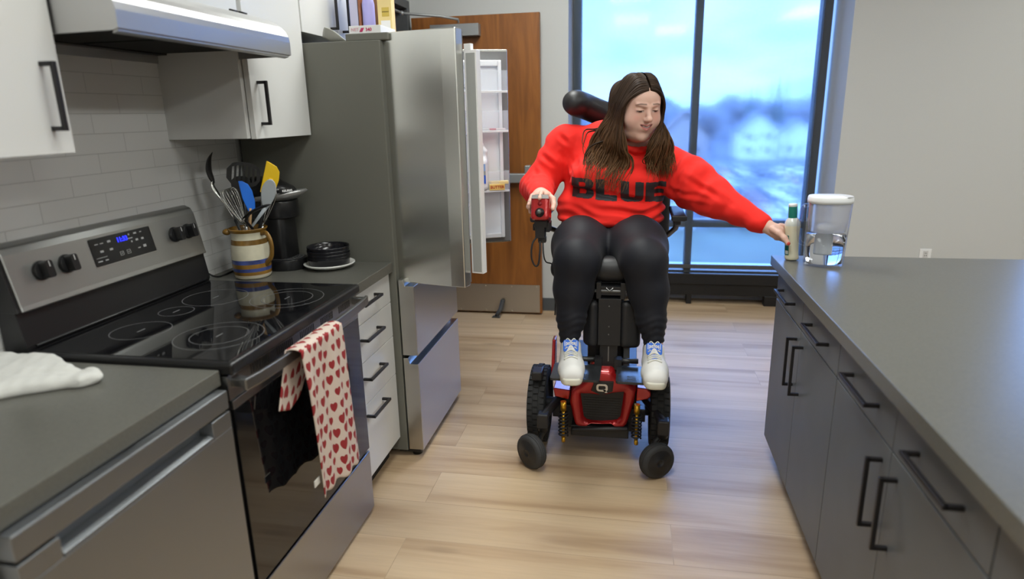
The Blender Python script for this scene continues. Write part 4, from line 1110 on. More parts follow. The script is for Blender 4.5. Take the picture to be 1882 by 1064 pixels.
# neck and head
B.cap(H(0, -.025, -.05), (-.03, 3.02, 1.30), .056, .066, k=.03)
B.ell(H(0, -.012, .036), np.array((.077, .097, .082))*HS, HR, k=.02)
B.ell(H(0, .026, -.022), np.array((.074, .062, .084))*HS, HR, k=.03)
B.ell(H(0, .034, .045), np.array((.060, .050, .048))*HS, HR, k=.02)
B.ell(H(0, .036, -.084), np.array((.054, .046, .040))*HS, HR, k=.03)
B.ell(H(0, .014, -.100), np.array((.057, .052, .034))*HS, HR, k=.03)
for s_ in (-1, 1):
    B.ell(H(s_*.040, .048, -.038), np.array((.032, .031, .034))*HS, HR, k=.022)
    B.ell(HF(s_*.032, .101, .003), np.array((.019, .014, .010))*HS, HR, k=.012, op='s')
    B.ell(HF(s_*.032, .0735, .000), np.array((.0165, .0135, .0095))*HS, HR, k=.006)
    B.cap(HF(s_*.014, .0895, .019), HF(s_*.046, .0755, .022), .0055*HS, .004*HS, k=.012)
    B.ell(H(s_*.078, -.008, -.012), np.array((.009, .018, .030))*HS, HR, k=.01)
B.cap(HF(0, .086, .010), HF(0, .1060, -.026), .0075*HS, .0095*HS, k=.014)
B.ell(HF(0, .108, -.031), np.array((.0125, .0115, .0105))*HS, HR, k=.010)
for s_ in (-1, 1):
    B.ell(HF(s_*.0115, .0985, -.0345), np.array((.0078, .009, .0072))*HS, HR, k=.007)
    B.ell(HF(s_*.0065, .105, -.0425), np.array((.0034, .005, .003))*HS, HR, k=.003, op='s')
B.ell(HF(0, .078, -.068), np.array((.026, .018, .020))*HS, HR, k=.02)
for s_ in (-1, 1):
    B.cap(HF(0, .0955, -.0585), HF(s_*.026, .0795, -.0535), .0048*HS, .003*HS, k=.006)
    B.cap(HF(0, .0945, -.0745), HF(s_*.024, .0795, -.0575), .0054*HS, .003*HS, k=.006)
for s_ in (-1, 1): B.cap(HF(0, .1000, -.0662), HF(s_*.0215, .0875, -.0590), .0030*HS, .0020*HS, k=.004, op='s')
B.ell(H(0, .0755, -.103), np.array((.021, .015, .016))*HS, HR, k=.02)
# --- right hand (her right, on the joystick module)
def finger(S, pts, r0, r1, k=.004):
    n = len(pts); S.chain(pts, [r0+(r1-r0)*i/(n-1) for i in range(n)], k=k)
W = WR_R
B.chain([W, W+Vector((.004, -.045, .012))], [.030, .030], k=.015)
B.ell((-.374, 2.675, 1.152), (.040, .040, .018), k=.015)
for j, (bx, ex, ez) in enumerate(((-.405, -.417, 1.082), (-.392, -.417, 1.100), (-.408, -.418, 1.118))):
    y = 2.668-.018*j
    finger(B, [(bx, y+.01, 1.150), (-.414, y-.012, 1.136-.004*j), (-.420, y-.022, 1.115-.004*j), (ex, y-.026, ez)], .0098, .0078)
finger(B, [(-.368, 2.655, 1.160), (-.368, 2.628, 1.164), (-.369, 2.603, 1.157), (-.370, 2.588, 1.146)], .0096, .0078)
finger(B, [(-.345, 2.675, 1.148), (-.324, 2.655, 1.135), (-.318, 2.632, 1.115), (-.320, 2.614, 1.100)], .0125, .0095)
# --- left hand (holding the bottle)
BOT = Vector((.622, 2.650, CZ))
W = WR_L+(WR_L-ELB_L).normalized()*.018
B.cap(WR_L, W, .027, .026, k=.012)
B.ell((.562, 2.694, 1.005), (.040, .024, .030), np.array(Matrix.Rotation(math.radians(-38), 3, 'Z') @ Matrix.Rotation(math.radians(18), 3, 'Y')), k=.018)
# thumb in front of the bottle, fingers behind it
finger(B, [(.548, 2.672, 1.016), (.566, 2.640, 1.006), (.583, 2.620, .990), (.594, 2.607, .972)], .0140, .0088, k=.008)
for j, (z0, z1) in enumerate(((1.028, 1.018), (1.010, .998), (.992, .978), (.976, .962))):
    e_ = .004*j
    finger(B, [(.578-e_, 2.690, z0), (.600-e_, 2.690+.003*j, z0-.004), (.618-e_, 2.692, z1), (.632-e_, 2.688, z1-.004), (.640-e_, 2.684, z1-.005)], .0098 if j < 3 else .0085, .0078 if j < 3 else .0068)
VB, FBq = B.mesh(.0024, smooth=1)
# colouring: skin with blush, lips, brows and lash lines, painted nails
skin = np.array((.68, .43, .345)); C_ = np.tile(skin, (len(VB), 1))
L_ = HN(VB)-np.array((0, 0, FU)); al = np.abs(L_[:, 0])
def mixc(m, c): C_[:] = C_*(1-m[:, None])+np.array(c)*m[:, None]
front = sstep(.03, .06, L_[:, 1])
mixc(.45*np.exp(-(((al-.043)/.018)**2+((L_[:, 2]+.030)/.018)**2))*front, (.66, .26, .21))
mixc(.35*np.exp(-(((al)/.012)**2+((L_[:, 2]+.034)/.012)**2))*front, (.66, .29, .22))
lipz = -.066-.3*np.maximum(0, .0)
lm_ = sstep(1.15, .85, np.sqrt((L_[:, 0]/.0255)**2+((L_[:, 2]+.0655-13*L_[:, 0]**2)/(.0120))**2))*sstep(.078, .084, L_[:, 1])
mixc(.9*lm_, (.50, .155, .14))
mixc(lm_*sstep(.0034, .0018, np.abs(L_[:, 2]+.0655-13*L_[:, 0]**2)), (.13, .035, .035))
mixc(.8*lm_*sstep(.0022, .0010, np.abs(L_[:, 2]+.0645-13*L_[:, 0]**2))*sstep(.018, .012, al), (.66, .60, .55))
bz = .0245-.01*(al-.014)-3.2*(np.maximum(al-.032, 0))**1.6
mixc(.75*sstep(.0042, .0016, np.abs(L_[:, 2]-bz-.001))*sstep(.010, .015, al)*sstep(.054, .047, al)*front, (.075, .04, .025))
lz = -.0048-.6*((al-.032)/.016)**2*-.004
mixc(.97*sstep(.0030, .0014, np.abs(L_[:, 2]+.0055-.10*(al-.032)**2*60))*sstep(.0140, .0110, np.abs(al-.032))*front*0, (.03, .017, .012))
ez = L_[:, 2]+.0052+.10*(al-.032)
mixc(.8*sstep(.0034, .0020, np.abs(ez))*sstep(.0150, .0125, np.abs(al-.032))*front, (.42, .36, .34))
mixc(.95*sstep(.0036, .0022, np.abs(ez))*sstep(.0072, .0056, np.abs(al-.0325))*front, (.05, .03, .022))
mixc(.97*sstep(.0018, .0008, np.abs(ez-.0036+3*(al-.032)**2))*sstep(.0155, .0130, np.abs(al-.032))*front, (.03, .017, .012))
mixc(.35*sstep(.0016, .0006, np.abs(L_[:, 2]-.0072+.0))*sstep(.017, .012, np.abs(al-.032))*front, (.30, .15, .11))
mixc(sstep(.086, .096, L_[:, 2]+FU-.55*np.maximum(0, L_[:, 1]-.06)), (.022, .012, .007))
mixc(sstep(.030, .010, L_[:, 1])*sstep(-.06, -.03, L_[:, 2])*(np.linalg.norm(L_, axis=1) < .2), (.022, .012, .007))
hand = VB[:, 2] > 0
for tip, r in (((.5955, 2.604, .970), .0085), ((.642, 2.682, 1.013), .004)):
    mixc(sstep(r, r*.7, np.linalg.norm(VB-np.array(tip)-np.array((0, -.004, .002)), axis=1)), (.62, .06, .03))
knu = np.zeros(len(VB))
body = np_obj('body', VB, FBq, att_mat('skin', .48, sss=.12), PERSON, col=C_)
# eyes showing below the lids
ey = MB()
for s_ in (-1, 1):
    pass
# --- sweatshirt
SW = Sdf(); torso(SW); arm_r(SW); arm_l(SW)
SW.ell((-.105, 2.985, 1.015), (.240, .185, .040), k=.03)
SW.ell((-.31, 3.05, 1.36), (.075, .08, .06), k=.04)
# cuffs
dR = (WR_R-ELB_R).normalized(); dL = (WR_L-ELB_L).normalized()
SW.cap(WR_R-dR*.01, WR_R+dR*.012, .046, .042, k=.008)
SW.cap(WR_L-dL*.035, WR_L-dL*.002, .044, .041, k=.008)
# collar ring round the neck
nc = Vector((.0, 2.985, 1.352)); nn = Vector((.12, -.42, .90)).normalized(); nu = nn.orthogonal().normalized(); nw = nn.cross(nu)
ringp = [nc+(nu*math.cos(a)+nw*math.sin(a))*.083 for a in np.linspace(0, 2*math.pi, 17)]
SW.chain([tuple(p) for p in ringp], [.013]*17, k=.012)
SW.cap(nc-nn*.0, nc+nn*.12, .072, .085, k=.01, op='s')
VS, FS = SW.mesh(.0055, smooth=2)
NS = vnorm(VS, FS); x, y, z = VS.T
disp = np.zeros(len(VS))
# bunched folds over the lap
m = sstep(1.115, 1.06, z)*sstep(.955, .985, z)*sstep(.40, .25, np.abs(x+.105))
ph = 2*math.pi*(z*21+.55*np.sin(7*x+1.0)+.35*np.sin(13*x+2.2)+.2*np.sin(29*x))
disp += m*.0085*np.sin(ph)*(.75+.35*np.sin(9*x+.7))
# crease under the bust
zc_ = 1.128-.055*np.cos((x+.09)*9)*0+.045*np.abs(np.sin((x+.09)*8))*0-.10*(x+.10)*.55
disp -= .018*np.exp(-((z-(1.125-.16*(x+.10)))/.010)**2)*sstep(2.95, 2.90, y)*sstep(.24, .16, np.abs(x+.10))
disp += .009*np.exp(-((z-(1.150-.16*(x+.10)))/.018)**2)*sstep(2.95, 2.90, y)*sstep(.24, .16, np.abs(x+.10))
# sleeve folds
def sleeve(A, Bp, amp, fr, seed):
    A = np.array(A); Bv = np.array(Bp)-A; L = np.linalg.norm(Bv); Bv = Bv/L
    t = (VS-A) @ Bv; R_ = VS-A-t[:, None]*Bv
    on = (np.linalg.norm(R_, axis=1) < .125) & (t > -.03) & (t < L+.03)
    an = np.arctan2(R_[:, 2], R_ @ np.cross(Bv, (0, 0, 1)))
    w_ = np.sin(2*math.pi*fr*t+1.6*np.sin(an+seed)+.8*np.sin(2*an+seed*2)+1.2*np.sin(9*t+seed))
    return np.where(on, amp*w_*(.45+.55*np.sin(an*1.5+seed+4*t)), 0)*sstep(-.03, .03, t)*sstep(L+.03, L-.02, t)
disp += sleeve(SHO_R, ELB_R, .0055, 13, 1.0)+sleeve(ELB_R, WR_R, .005, 17, 2.0)
disp += sleeve((.21, 2.99, 1.19), ELB_L, .0065, 9, .4)+sleeve(ELB_L, WR_L, .0045, 13, 1.7)
# soft large folds on the chest and shoulder
disp += .0050*wob(VS, 17, .3)*sstep(1.10, 1.16, z)+.0026*wob(VS, 43, 1.1)
# drawn folds: (from, to, depth, width) grooves with a raised lip
for A_, B_, dp, wd in (((-.28, 2.93, 1.36), (-.215, 2.87, 1.17), .013, .010), ((-.325, 2.96, 1.30), (-.255, 2.90, 1.20), .010, .009), ((-.33, 2.97, 1.38), (-.28, 2.93, 1.33), .009, .010),
                       ((.205, 2.93, 1.30), (.120, 2.88, 1.16), .013, .011), ((.240, 2.90, 1.25), (.185, 2.90, 1.12), .011, .010), ((.16, 2.90, 1.14), (.36, 2.82, 1.11), .009, .010), ((.21, 2.88, 1.20), (.40, 2.79, 1.10), .008, .010), ((.25, 2.90, 1.08), (.42, 2.80, 1.045), .008, .009), ((.33, 2.85, 1.16), (.45, 2.76, 1.06), .007, .008),
                       ((-.45, 2.93, 1.24), (-.38, 2.90, 1.16), .009, .009), ((-.47, 2.90, 1.19), (-.40, 2.86, 1.12), .009, .009), ((-.45, 2.84, 1.17), (-.37, 2.80, 1.14), .007, .008), ((-.42, 2.96, 1.30), (-.34, 2.93, 1.24), .009, .010)):
    a_, b_ = np.array(A_), np.array(B_); ab = b_-a_; L2 = ab @ ab
    tt = np.clip(((VS-a_) @ ab)/L2, 0, 1); dv = VS-a_-tt[:, None]*ab
    dv[:, 1] *= .35
    dd = np.sqrt((dv**2).sum(1)); en = np.sin(math.pi*np.clip(tt, .04, .96))**.6
    disp += en*(-dp*np.exp(-(dd/wd)**2)+.55*dp*np.exp(-((dd-2.0*wd)/wd)**2))
disp -= .010*np.exp(-(((x+.245-.35*(z-1.30))/.014)**2))*sstep(1.42, 1.36, z)*sstep(1.12, 1.2, z)*sstep(3.02, 2.95, y)
disp -= .009*np.exp(-(((x-.125+.55*(z-1.2))/.016)**2))*sstep(1.32, 1.27, z)*sstep(1.05, 1.1, z)*sstep(3.02, 2.95, y)
VS = VS+NS*disp[:, None]
VS = lap(VS, FS, .3)
shirt_m = M('red_fleece', (.80, .016, .009), .85, sheen=.04, bump=(420, .12))
shirt = np_obj('sweatshirt', VS, FS, shirt_m, PERSON)
# printed block letters laid onto the cloth
bvh = BVHTree.FromPolygons([tuple(p) for p in VS], FS.tolist())
def inside(px, pz, polys):
    r = False
    for poly in polys:
        n = len(poly)
        for i in range(n):
            (x1, y1), (x2, y2) = poly[i], poly[(i+1) % n]
            if (y1 > pz) != (y2 > pz) and px < (x2-x1)*(pz-y1)/(y2-y1)+x1: r = not r
    return r
def rl(w, h, r, x0=0, y0=0): return rrect(w, h, r, 4, x0+w/2, y0+h/2)
LET = {
    'B': [[(0, 0), (.70, 0), (.86, .05), (.94, .16), (.94, .36), (.88, .46), (.80, .50), (.88, .55), (.92, .65), (.92, .84), (.84, .95), (.70, 1), (0, 1)], [(.34, .20), (.58, .20), (.62, .24), (.62, .38), (.58, .42), (.34, .42)], [(.34, .60), (.56, .60), (.60, .64), (.60, .77), (.56, .81), (.34, .81)]],
    'L': [[(0, 0), (.88, 0), (.88, .26), (.36, .26), (.36, 1), (0, 1)]],
    'U': [[(0, 1), (0, .22), (.06, .08), (.20, 0), (.74, 0), (.88, .08), (.94, .22), (.94, 1), (.60, 1), (.60, .30), (.55, .24), (.39, .24), (.34, .30), (.34, 1)]],
    'E': [[(0, 0), (.86, 0), (.86, .25), (.36, .25), (.36, .39), (.78, .39), (.78, .61), (.36, .61), (.36, .75), (.86, .75), (.86, 1), (0, 1)]]}
def lettering():
    V = []; F = []; cell = .0022
    X0 = -.268; adv = .107; hgt = .090; ZB = 1.104
    idx = {}
    def vert(i, j):
        if (i, j) in idx: return idx[(i, j)]
        X = i*cell; Z = j*cell
        h = bvh.ray_cast(Vector((X, 2.5, Z)), Vector((0, 1, 0)))
        if h[0] is None: idx[(i, j)] = None; return None
        p = h[0]+h[1]*.0016
        idx[(i, j)] = len(V); V.append(tuple(p)); return idx[(i, j)]
    for k, ch in enumerate('BLUE'):
        for i in range(int((X0+k*adv)/cell), int((X0+(k+1)*adv)/cell)):
            for j in range(int((ZB-.03)/cell), int((ZB+hgt+.03)/cell)):
                X = (i+.5)*cell; Z = (j+.5)*cell
                if inside((X-X0-k*adv)/(adv*.98), (Z-ZB+.07*(X+.10))/hgt, LET[ch]):
                    q = [vert(i, j), vert(i+1, j), vert(i+1, j+1), vert(i, j+1)]
                    if None in q: continue
                    ys = [V[a][1] for a in q]
                    if max(ys)-min(ys) < .02: F.append(q)
    np_obj('printed_lettering', np.array(V), np.array(F), M('print_charcoal', (.030, .030, .034), .6), shirt, label='charcoal block letters reading BLUE')
lettering()
# --- leggings
LG = Sdf(); legs(LG)
VL, FL = LG.mesh(.007, smooth=2)
NL = vnorm(VL, FL); z = VL[:, 2]
low = sstep(.72, .62, z)
VL = VL+NL*(low*.0022*np.sin(2*math.pi*(z*34+.5*np.sin(VL[:, 0]*40)+.4*np.sin(VL[:, 1]*37))))[:, None]+NL*(.0015*wob(VL, 24))[:, None]
np_obj('leggings', VL, FL, M('black_leggings', (.0085, .009, .014), .62, spec=.35, sheen=.03), PERSON)
# --- sneakers
sh_w = M('sneaker_white', (.72, .71, .69), .55); sole_m = M('sneaker_sole', (.70, .68, .58), .6); sh_b = M('sneaker_blue', (.035, .16, .72), .5); lace_m = M('lace_cream', (.70, .69, .62), .7); sh_g = M('sneaker_mint', (.45, .68, .55), .55)
def sneaker(i, toe_dx):
    a = ANK[i]; z0 = .4295
    hd = Vector((toe_dx, -1, 0)).normalized(); sd_ = Vector((-hd.y, hd.x, 0)); R = Matrix((sd_, hd, Vector((0, 0, 1)))).transposed()
    heel = Vector((a.x, a.y+.055, z0))
    def Q(s, f, z): return heel+sd_*s+hd*f+Vector((0, 0, z))
    U = Sdf()
    U.chain([Q(0, .035, .052), Q(0, .09, .050), Q(.004, .15, .043), Q(.006, .205, .034)], [.040, .044, .047, .044], k=.02)
    U.cap(Q(.016, .175, .032), Q(-.016, .175, .032), .036, .036, k=.02)
    U.cap(Q(.017, .225, .027), Q(-.015, .225, .027), .028, .028, k=.02)
    U.chain([Q(0, .045, .09), Q(0, .075, .098)], [.044, .042], k=.02)
    U.cap(Q(0, .050, .10), Q(0, .055, .17), .037, .040, k=.006, op='s')
    U.rbox(Q(0, .12, -.038), (.08, .18, .04), .002, R=np.array(R), k=.004, op='s')
    V, f = U.mesh(.0045); s = np_obj('sneaker', V, f, sh_w, PERSON)
    # sole
    out = []
    for u in np.linspace(0, 1, 15): out.append((.030+.010*math.sin(min(1, u*1.6)*math.pi*.5)+.003*math.sin(u*math.pi), .0+.245*u))
    L = [(-w+(.002), ff) for w, ff in out]; Rr = [(w, ff) for w, ff in out]
    pts = []
    K = 40
    for k in range(K):
        an = 2*math.pi*k/K; ca, sa = math.cos(an), math.sin(an)
        ff = .128+.133*sa*(1 if abs(sa) < .999 else 1); w = .045+.006*max(0, sa)
        pts.append((math.copysign(abs(ca)**.55, ca)*w+.002, .128+.131*math.copysign(abs(sa)**.75, sa)))
    so = MB()
    P3 = [[Q(p[0]*(1.0+.04*lv), .128+(p[1]-.128)*(1.0+.012*lv), zz_) for p in pts] for lv, zz_ in ((0, .0), (1, .006), (1, .020), (0, .028))]
    vs = [v for r in P3 for v in r]; fs = [list(range(K))[::-1], list(range(3*K, 4*K))]
    for r in range(3):
        for k in range(K): fs.append((r*K+k, r*K+(k+1) % K, (r+1)*K+(k+1) % K, (r+1)*K+k))
    so.add(vs, fs, sole_m, True); so.obj('sole', s)
    # tongue tab with lettering
    tg = MB(); ts = Q(0, .112, .104); tv = (Vector((0, 0, 1))*.95-hd*.32).normalized(); tn = sd_.cross(tv); tn = tn if tn.dot(hd) > 0 else -tn
    fr_u = -sd_ if (-sd_).x > 0 else sd_
    w_ = fr_u.cross(tv)
    tg.prism(rrect(.064, .050, .010, 4, 0, .010), None, -.004, .004, sh_b, fr=(ts, fr_u, tv, w_))
    tt = tg.obj('tongue', s, bevel=.002, label='blue tongue tab with white lettering')
    MB().text('|asics|', .0235, ts+tv*.022+w_*.0045, fr_u, tv, M('logo_white', (.85, .85, .85), .4), bold=.0003).obj('tongue_lettering', tt)
    # laces: bars across the throat plus little blue gaps
    tb = BVHTree.FromPolygons([tuple(p) for p in V], f.tolist())
    def on(s_, ff, off=.002):
        h = tb.ray_cast(Q(s_, ff, .22), Vector((0, 0, -1)))
        return (h[0]+Vector((0, 0, off))) if h[0] is not None else Q(s_, ff, .06)
    lc = MB()
    for r in range(5):
        ff = .105+r*.017
        lc.tube([on(s_, ff+.004*abs(s_)/.02, .0025) for s_ in np.linspace(-.028, .028, 9)], .0042, lace_m, 6, sq=(.55, 1.1))
    for s_ in (-1, 1):
        lc.tube(bez([on(0, .106, .006), on(s_*.016, .100, .014), on(s_*.028, .112, .010), on(s_*.014, .116, .007)], 5), .0026, lace_m, 6)
    lc.obj('laces', s)
    g = MB()
    for r in range(4):
        ff = .1135+r*.017
        q = [on(s_, ff+d, .0012) for s_, d in ((-.013, 0), (0, -.004), (.013, 0), (0, .004))]
        g.add(q, [(0, 1, 2, 3)], sh_b)
    g.obj('blue_throat', s)
    m_ = MB()
    for s_ in (-1, 1):
        m_.add([Q(s_*.0475, .10, .030), Q(s_*.0505, .15, .030), Q(s_*.050, .155, .050), Q(s_*.0475, .115, .058)], [(0, 1, 2, 3)], sh_g)
    m_.obj('side_stripe', s)
sneaker(0, .10); sneaker(1, .02)
# --- hair: an under-volume plus many tapering wavy locks, one mesh
def hair():
    U = Sdf()
    U.ell(H(0, -.012, .036), np.array((.0782, .0982, .0832))*HS, HR, k=.02)
    U.ell(H(0, -.045, -.03), np.array((.088, .075, .11))*HS, HR, k=.04)
    # open the face
    U.ell(H(0, .090, -.030), np.array((.062, .085, .118))*HS, HR, k=.012, op='s')
    V, F = U.mesh(.005, smooth=2)
    mb = MB(); hm = att_mat('brown_hair', .58, bump=None); hm.node_tree.nodes['Principled BSDF'].inputs['Specular IOR Level'].default_value = .18
    rs = random.Random(11)
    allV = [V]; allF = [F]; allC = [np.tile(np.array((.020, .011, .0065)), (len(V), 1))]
    off = len(V)
    def lock(pts, r0, r1, flat, n=6, shade=1.0, wave=.0, ph=0):
        nonlocal off
        P = bez(pts, 7); N = len(P)
        side = Vector((rs.uniform(-.3, .3), -1, rs.uniform(-.2, .2))).normalized()
        out = []
        vs = []; cs = []
        prev = side
        for i, p in enumerate(P):
            t = i/(N-1)
            tg = (P[min(i+1, N-1)]-P[max(i-1, 0)]).normalized()
            u = prev-tg*prev.dot(tg); u.normalize(); w = tg.cross(u); prev = u
            a = wave*max(0, t-.30)/.70
            q = p+w*(a*math.sin(ph+17*t))+u*(a*.7*math.cos(ph+17*t))
            r = (r0+(r1-r0)*t)*(1 if t < .8 else max(.12, 1-(t-.8)/.2*.9))*(.85+.15*min(1, t/.12))
            base = np.array((.026, .0145, .0085)); tip = np.array((.125, .062, .026))
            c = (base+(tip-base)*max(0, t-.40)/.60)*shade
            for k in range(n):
                an = 2*math.pi*k/n
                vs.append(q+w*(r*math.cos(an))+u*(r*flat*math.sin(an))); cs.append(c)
        fs = [(i*n+k, i*n+(k+1) % n, (i+1)*n+(k+1) % n, (i+1)*n+k) for i in range(N-1) for k in range(n)]
        allV.append(np.array(vs)); allF.append(np.array(fs)+off); allC.append(np.array(cs)); off += len(vs)
    def su(l, f): return .036+.0885*math.sqrt(max(.05, 1-((f+.012)/.1035)**2-(l/.0835)**2))
    def front_y(x, z, d):
        h = bvh.ray_cast(Vector((x, 2.4, z)), Vector((0, 1, 0)))
        return (h[0].y if h[0] is not None else 2.95)-d
    def mixp(a, b, t): return Vector(a).lerp(Vector(b), t)
    for s_ in (-1, 1):
        nl = 270 if s_ < 0 else 220
        for i in range(nl):
            v = (i+rs.random())/nl; lay = rs.random()
            v = min(1, max(0, v))
            ro = .0035+.004*lay
            fr_ = .072-.150*v; root = H(s_*.004, fr_, max(su(0, fr_)+.001, .086))
            f1 = .068-.135*v+rs.uniform(-.004, .004); k1 = H(s_*(.046+.006*v), f1, max(su(.046, f1), .070)+.001+.006*lay)
            k2 = H(s_*(.078+.010*v+ro), .050-.115*v+rs.uniform(-.006, .006), .028)
            k3 = H(s_*(.082+.020*v+ro), .042-.095*v+rs.uniform(-.008, .008), -.045)
            if s_ < 0:
                a4, b4 = Vector((-.040, 2.825, 1.335)), Vector((-.165, 2.93, 1.385))
                a5, b5 = (-.020, 1.262), (-.198, 1.300)
                a6, b6 = (-.050, 1.150), (-.205, 1.205)
            else:
                a4, b4 = Vector((.075, 2.815, 1.355)), Vector((.145, 2.90, 1.370))
                a5, b5 = (.050, 1.280), (.158, 1.300)
                a6, b6 = (.070, 1.205), (.160, 1.205)
            w = v**.9
            p4 = a4.lerp(b4, w)+Vector((rs.uniform(-.01, .01), rs.uniform(-.012, .006), rs.uniform(-.008, .008)))
            x5 = a5[0]+(b5[0]-a5[0])*w+rs.uniform(-.012, .012); z5 = a5[1]+(b5[1]-a5[1])*w
            x6 = a6[0]+(b6[0]-a6[0])*w+rs.uniform(-.022, .022); z6 = a6[1]+(b6[1]-a6[1])*w+rs.uniform(-.020, .055)+(.0 if s_ > 0 else -.012*math.sin(math.pi*w))
            d = .006+.022*lay
            p5 = Vector((x5, min(p4.y+.02, front_y(x5, z5, d)), z5))
            p6 = Vector((x6, front_y(x6, z6, d*.8), z6))
            lock([root, k1, k2, k3, p4, p5, p6], rs.uniform(.0042, .0066), rs.uniform(.0022, .0040), .55, shade=rs.uniform(.6, 1.4), wave=rs.uniform(.008, .017), ph=9*v+3*round(lay*2)+rs.uniform(-.5, .5))
        # crown and back
        for i in range(130):
            v = rs.random()
            fr_ = .03-.125*v; root = H(s_*.003, fr_, su(0, fr_)+.001)
            lock([root, H(s_*(.052+.012*v), fr_-.03, su(.052, max(-.09, fr_-.03))+.002), H(s_*(.088), -.055-.05*v, .0), H(s_*(.10-.03*v), -.075-.03*v, -.09), Vector((s_*(.11-.05*v)+.0, 3.02+.03*v, 1.36)), Vector((s_*(.12-.06*v)-.02, 3.08+.05*v, 1.27))], .008, .004, .6, shade=rs.uniform(.6, 1.2), wave=.005, ph=rs.uniform(0, 6))
    # a few stray curls lying over the shoulder
    for pts in (((-.10, 2.93, 1.42), (-.17, 2.95, 1.405), (-.215, 2.94, 1.40), (-.225, 2.90, 1.36), (-.205, 2.885, 1.32)), ((-.10, 2.93, 1.41), (-.15, 2.95, 1.40), (-.19, 2.95, 1.395), (-.21, 2.93, 1.38), (-.22, 2.90, 1.33), (-.20, 2.86, 1.27)), ((-.12, 2.88, 1.36), (-.19, 2.88, 1.33), (-.215, 2.865, 1.27), (-.20, 2.85, 1.22))):
        lock([Vector(p) for p in pts], .004, .002, .7, shade=.9, wave=.004)
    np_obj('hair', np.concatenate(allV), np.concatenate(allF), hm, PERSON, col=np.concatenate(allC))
hair()
# ================================================================ things on the counters
# folded white cloth on the near counter
def cloth_white():
    S = Sdf(); z = CZ
    S.chain([(-1.62, 1.20, z+.016), (-1.42, 1.215, z+.020), (-1.28, 1.195, z+.020)], [.085, .060, .026], k=.04)
    S.chain([(-1.60, 1.095, z+.010), (-1.40, 1.10, z+.012), (-1.24, 1.170, z+.014)], [.075, .05, .022], k=.04)
    S.chain([(-1.235, 1.205, z+.020), (-1.215, 1.185, z+.020), (-1.225, 1.165, z+.016)], [.020, .019, .018], k=.02)
    S.cap((-1.24, 1.19, z+.032), (-1.45, 1.125, z+.036), .004, .004, k=.006, op='s')
    S.rbox((-1.4, 1.15, z-.20), (.5, .4, .2), .001, k=.004, op='s'); S.rbox((-1.4, 1.15, z+.30+.033), (.5, .4, .30), .001, k=.03, op='s'); S.rbox((-1.75, 1.15, z), (.158, .4, .3), .001, k=.004, op='s')
    V, F = S.mesh(.005); N = vnorm(V, F); up_ = sstep(CZ+.004, CZ+.015, V[:, 2])
    V = V+N*((.003*wob(V, 40)+.002*wob(V, 95, 2))*up_)[:, None]
    o = np_obj('dish_cloth', V, F, M('white_terry', (.68, .68, .65), .95, bump=(600, .4), sheen=.2))
    tag(o, 'crumpled white cloth lying on the left countertop', 'cloth')
cloth_white()

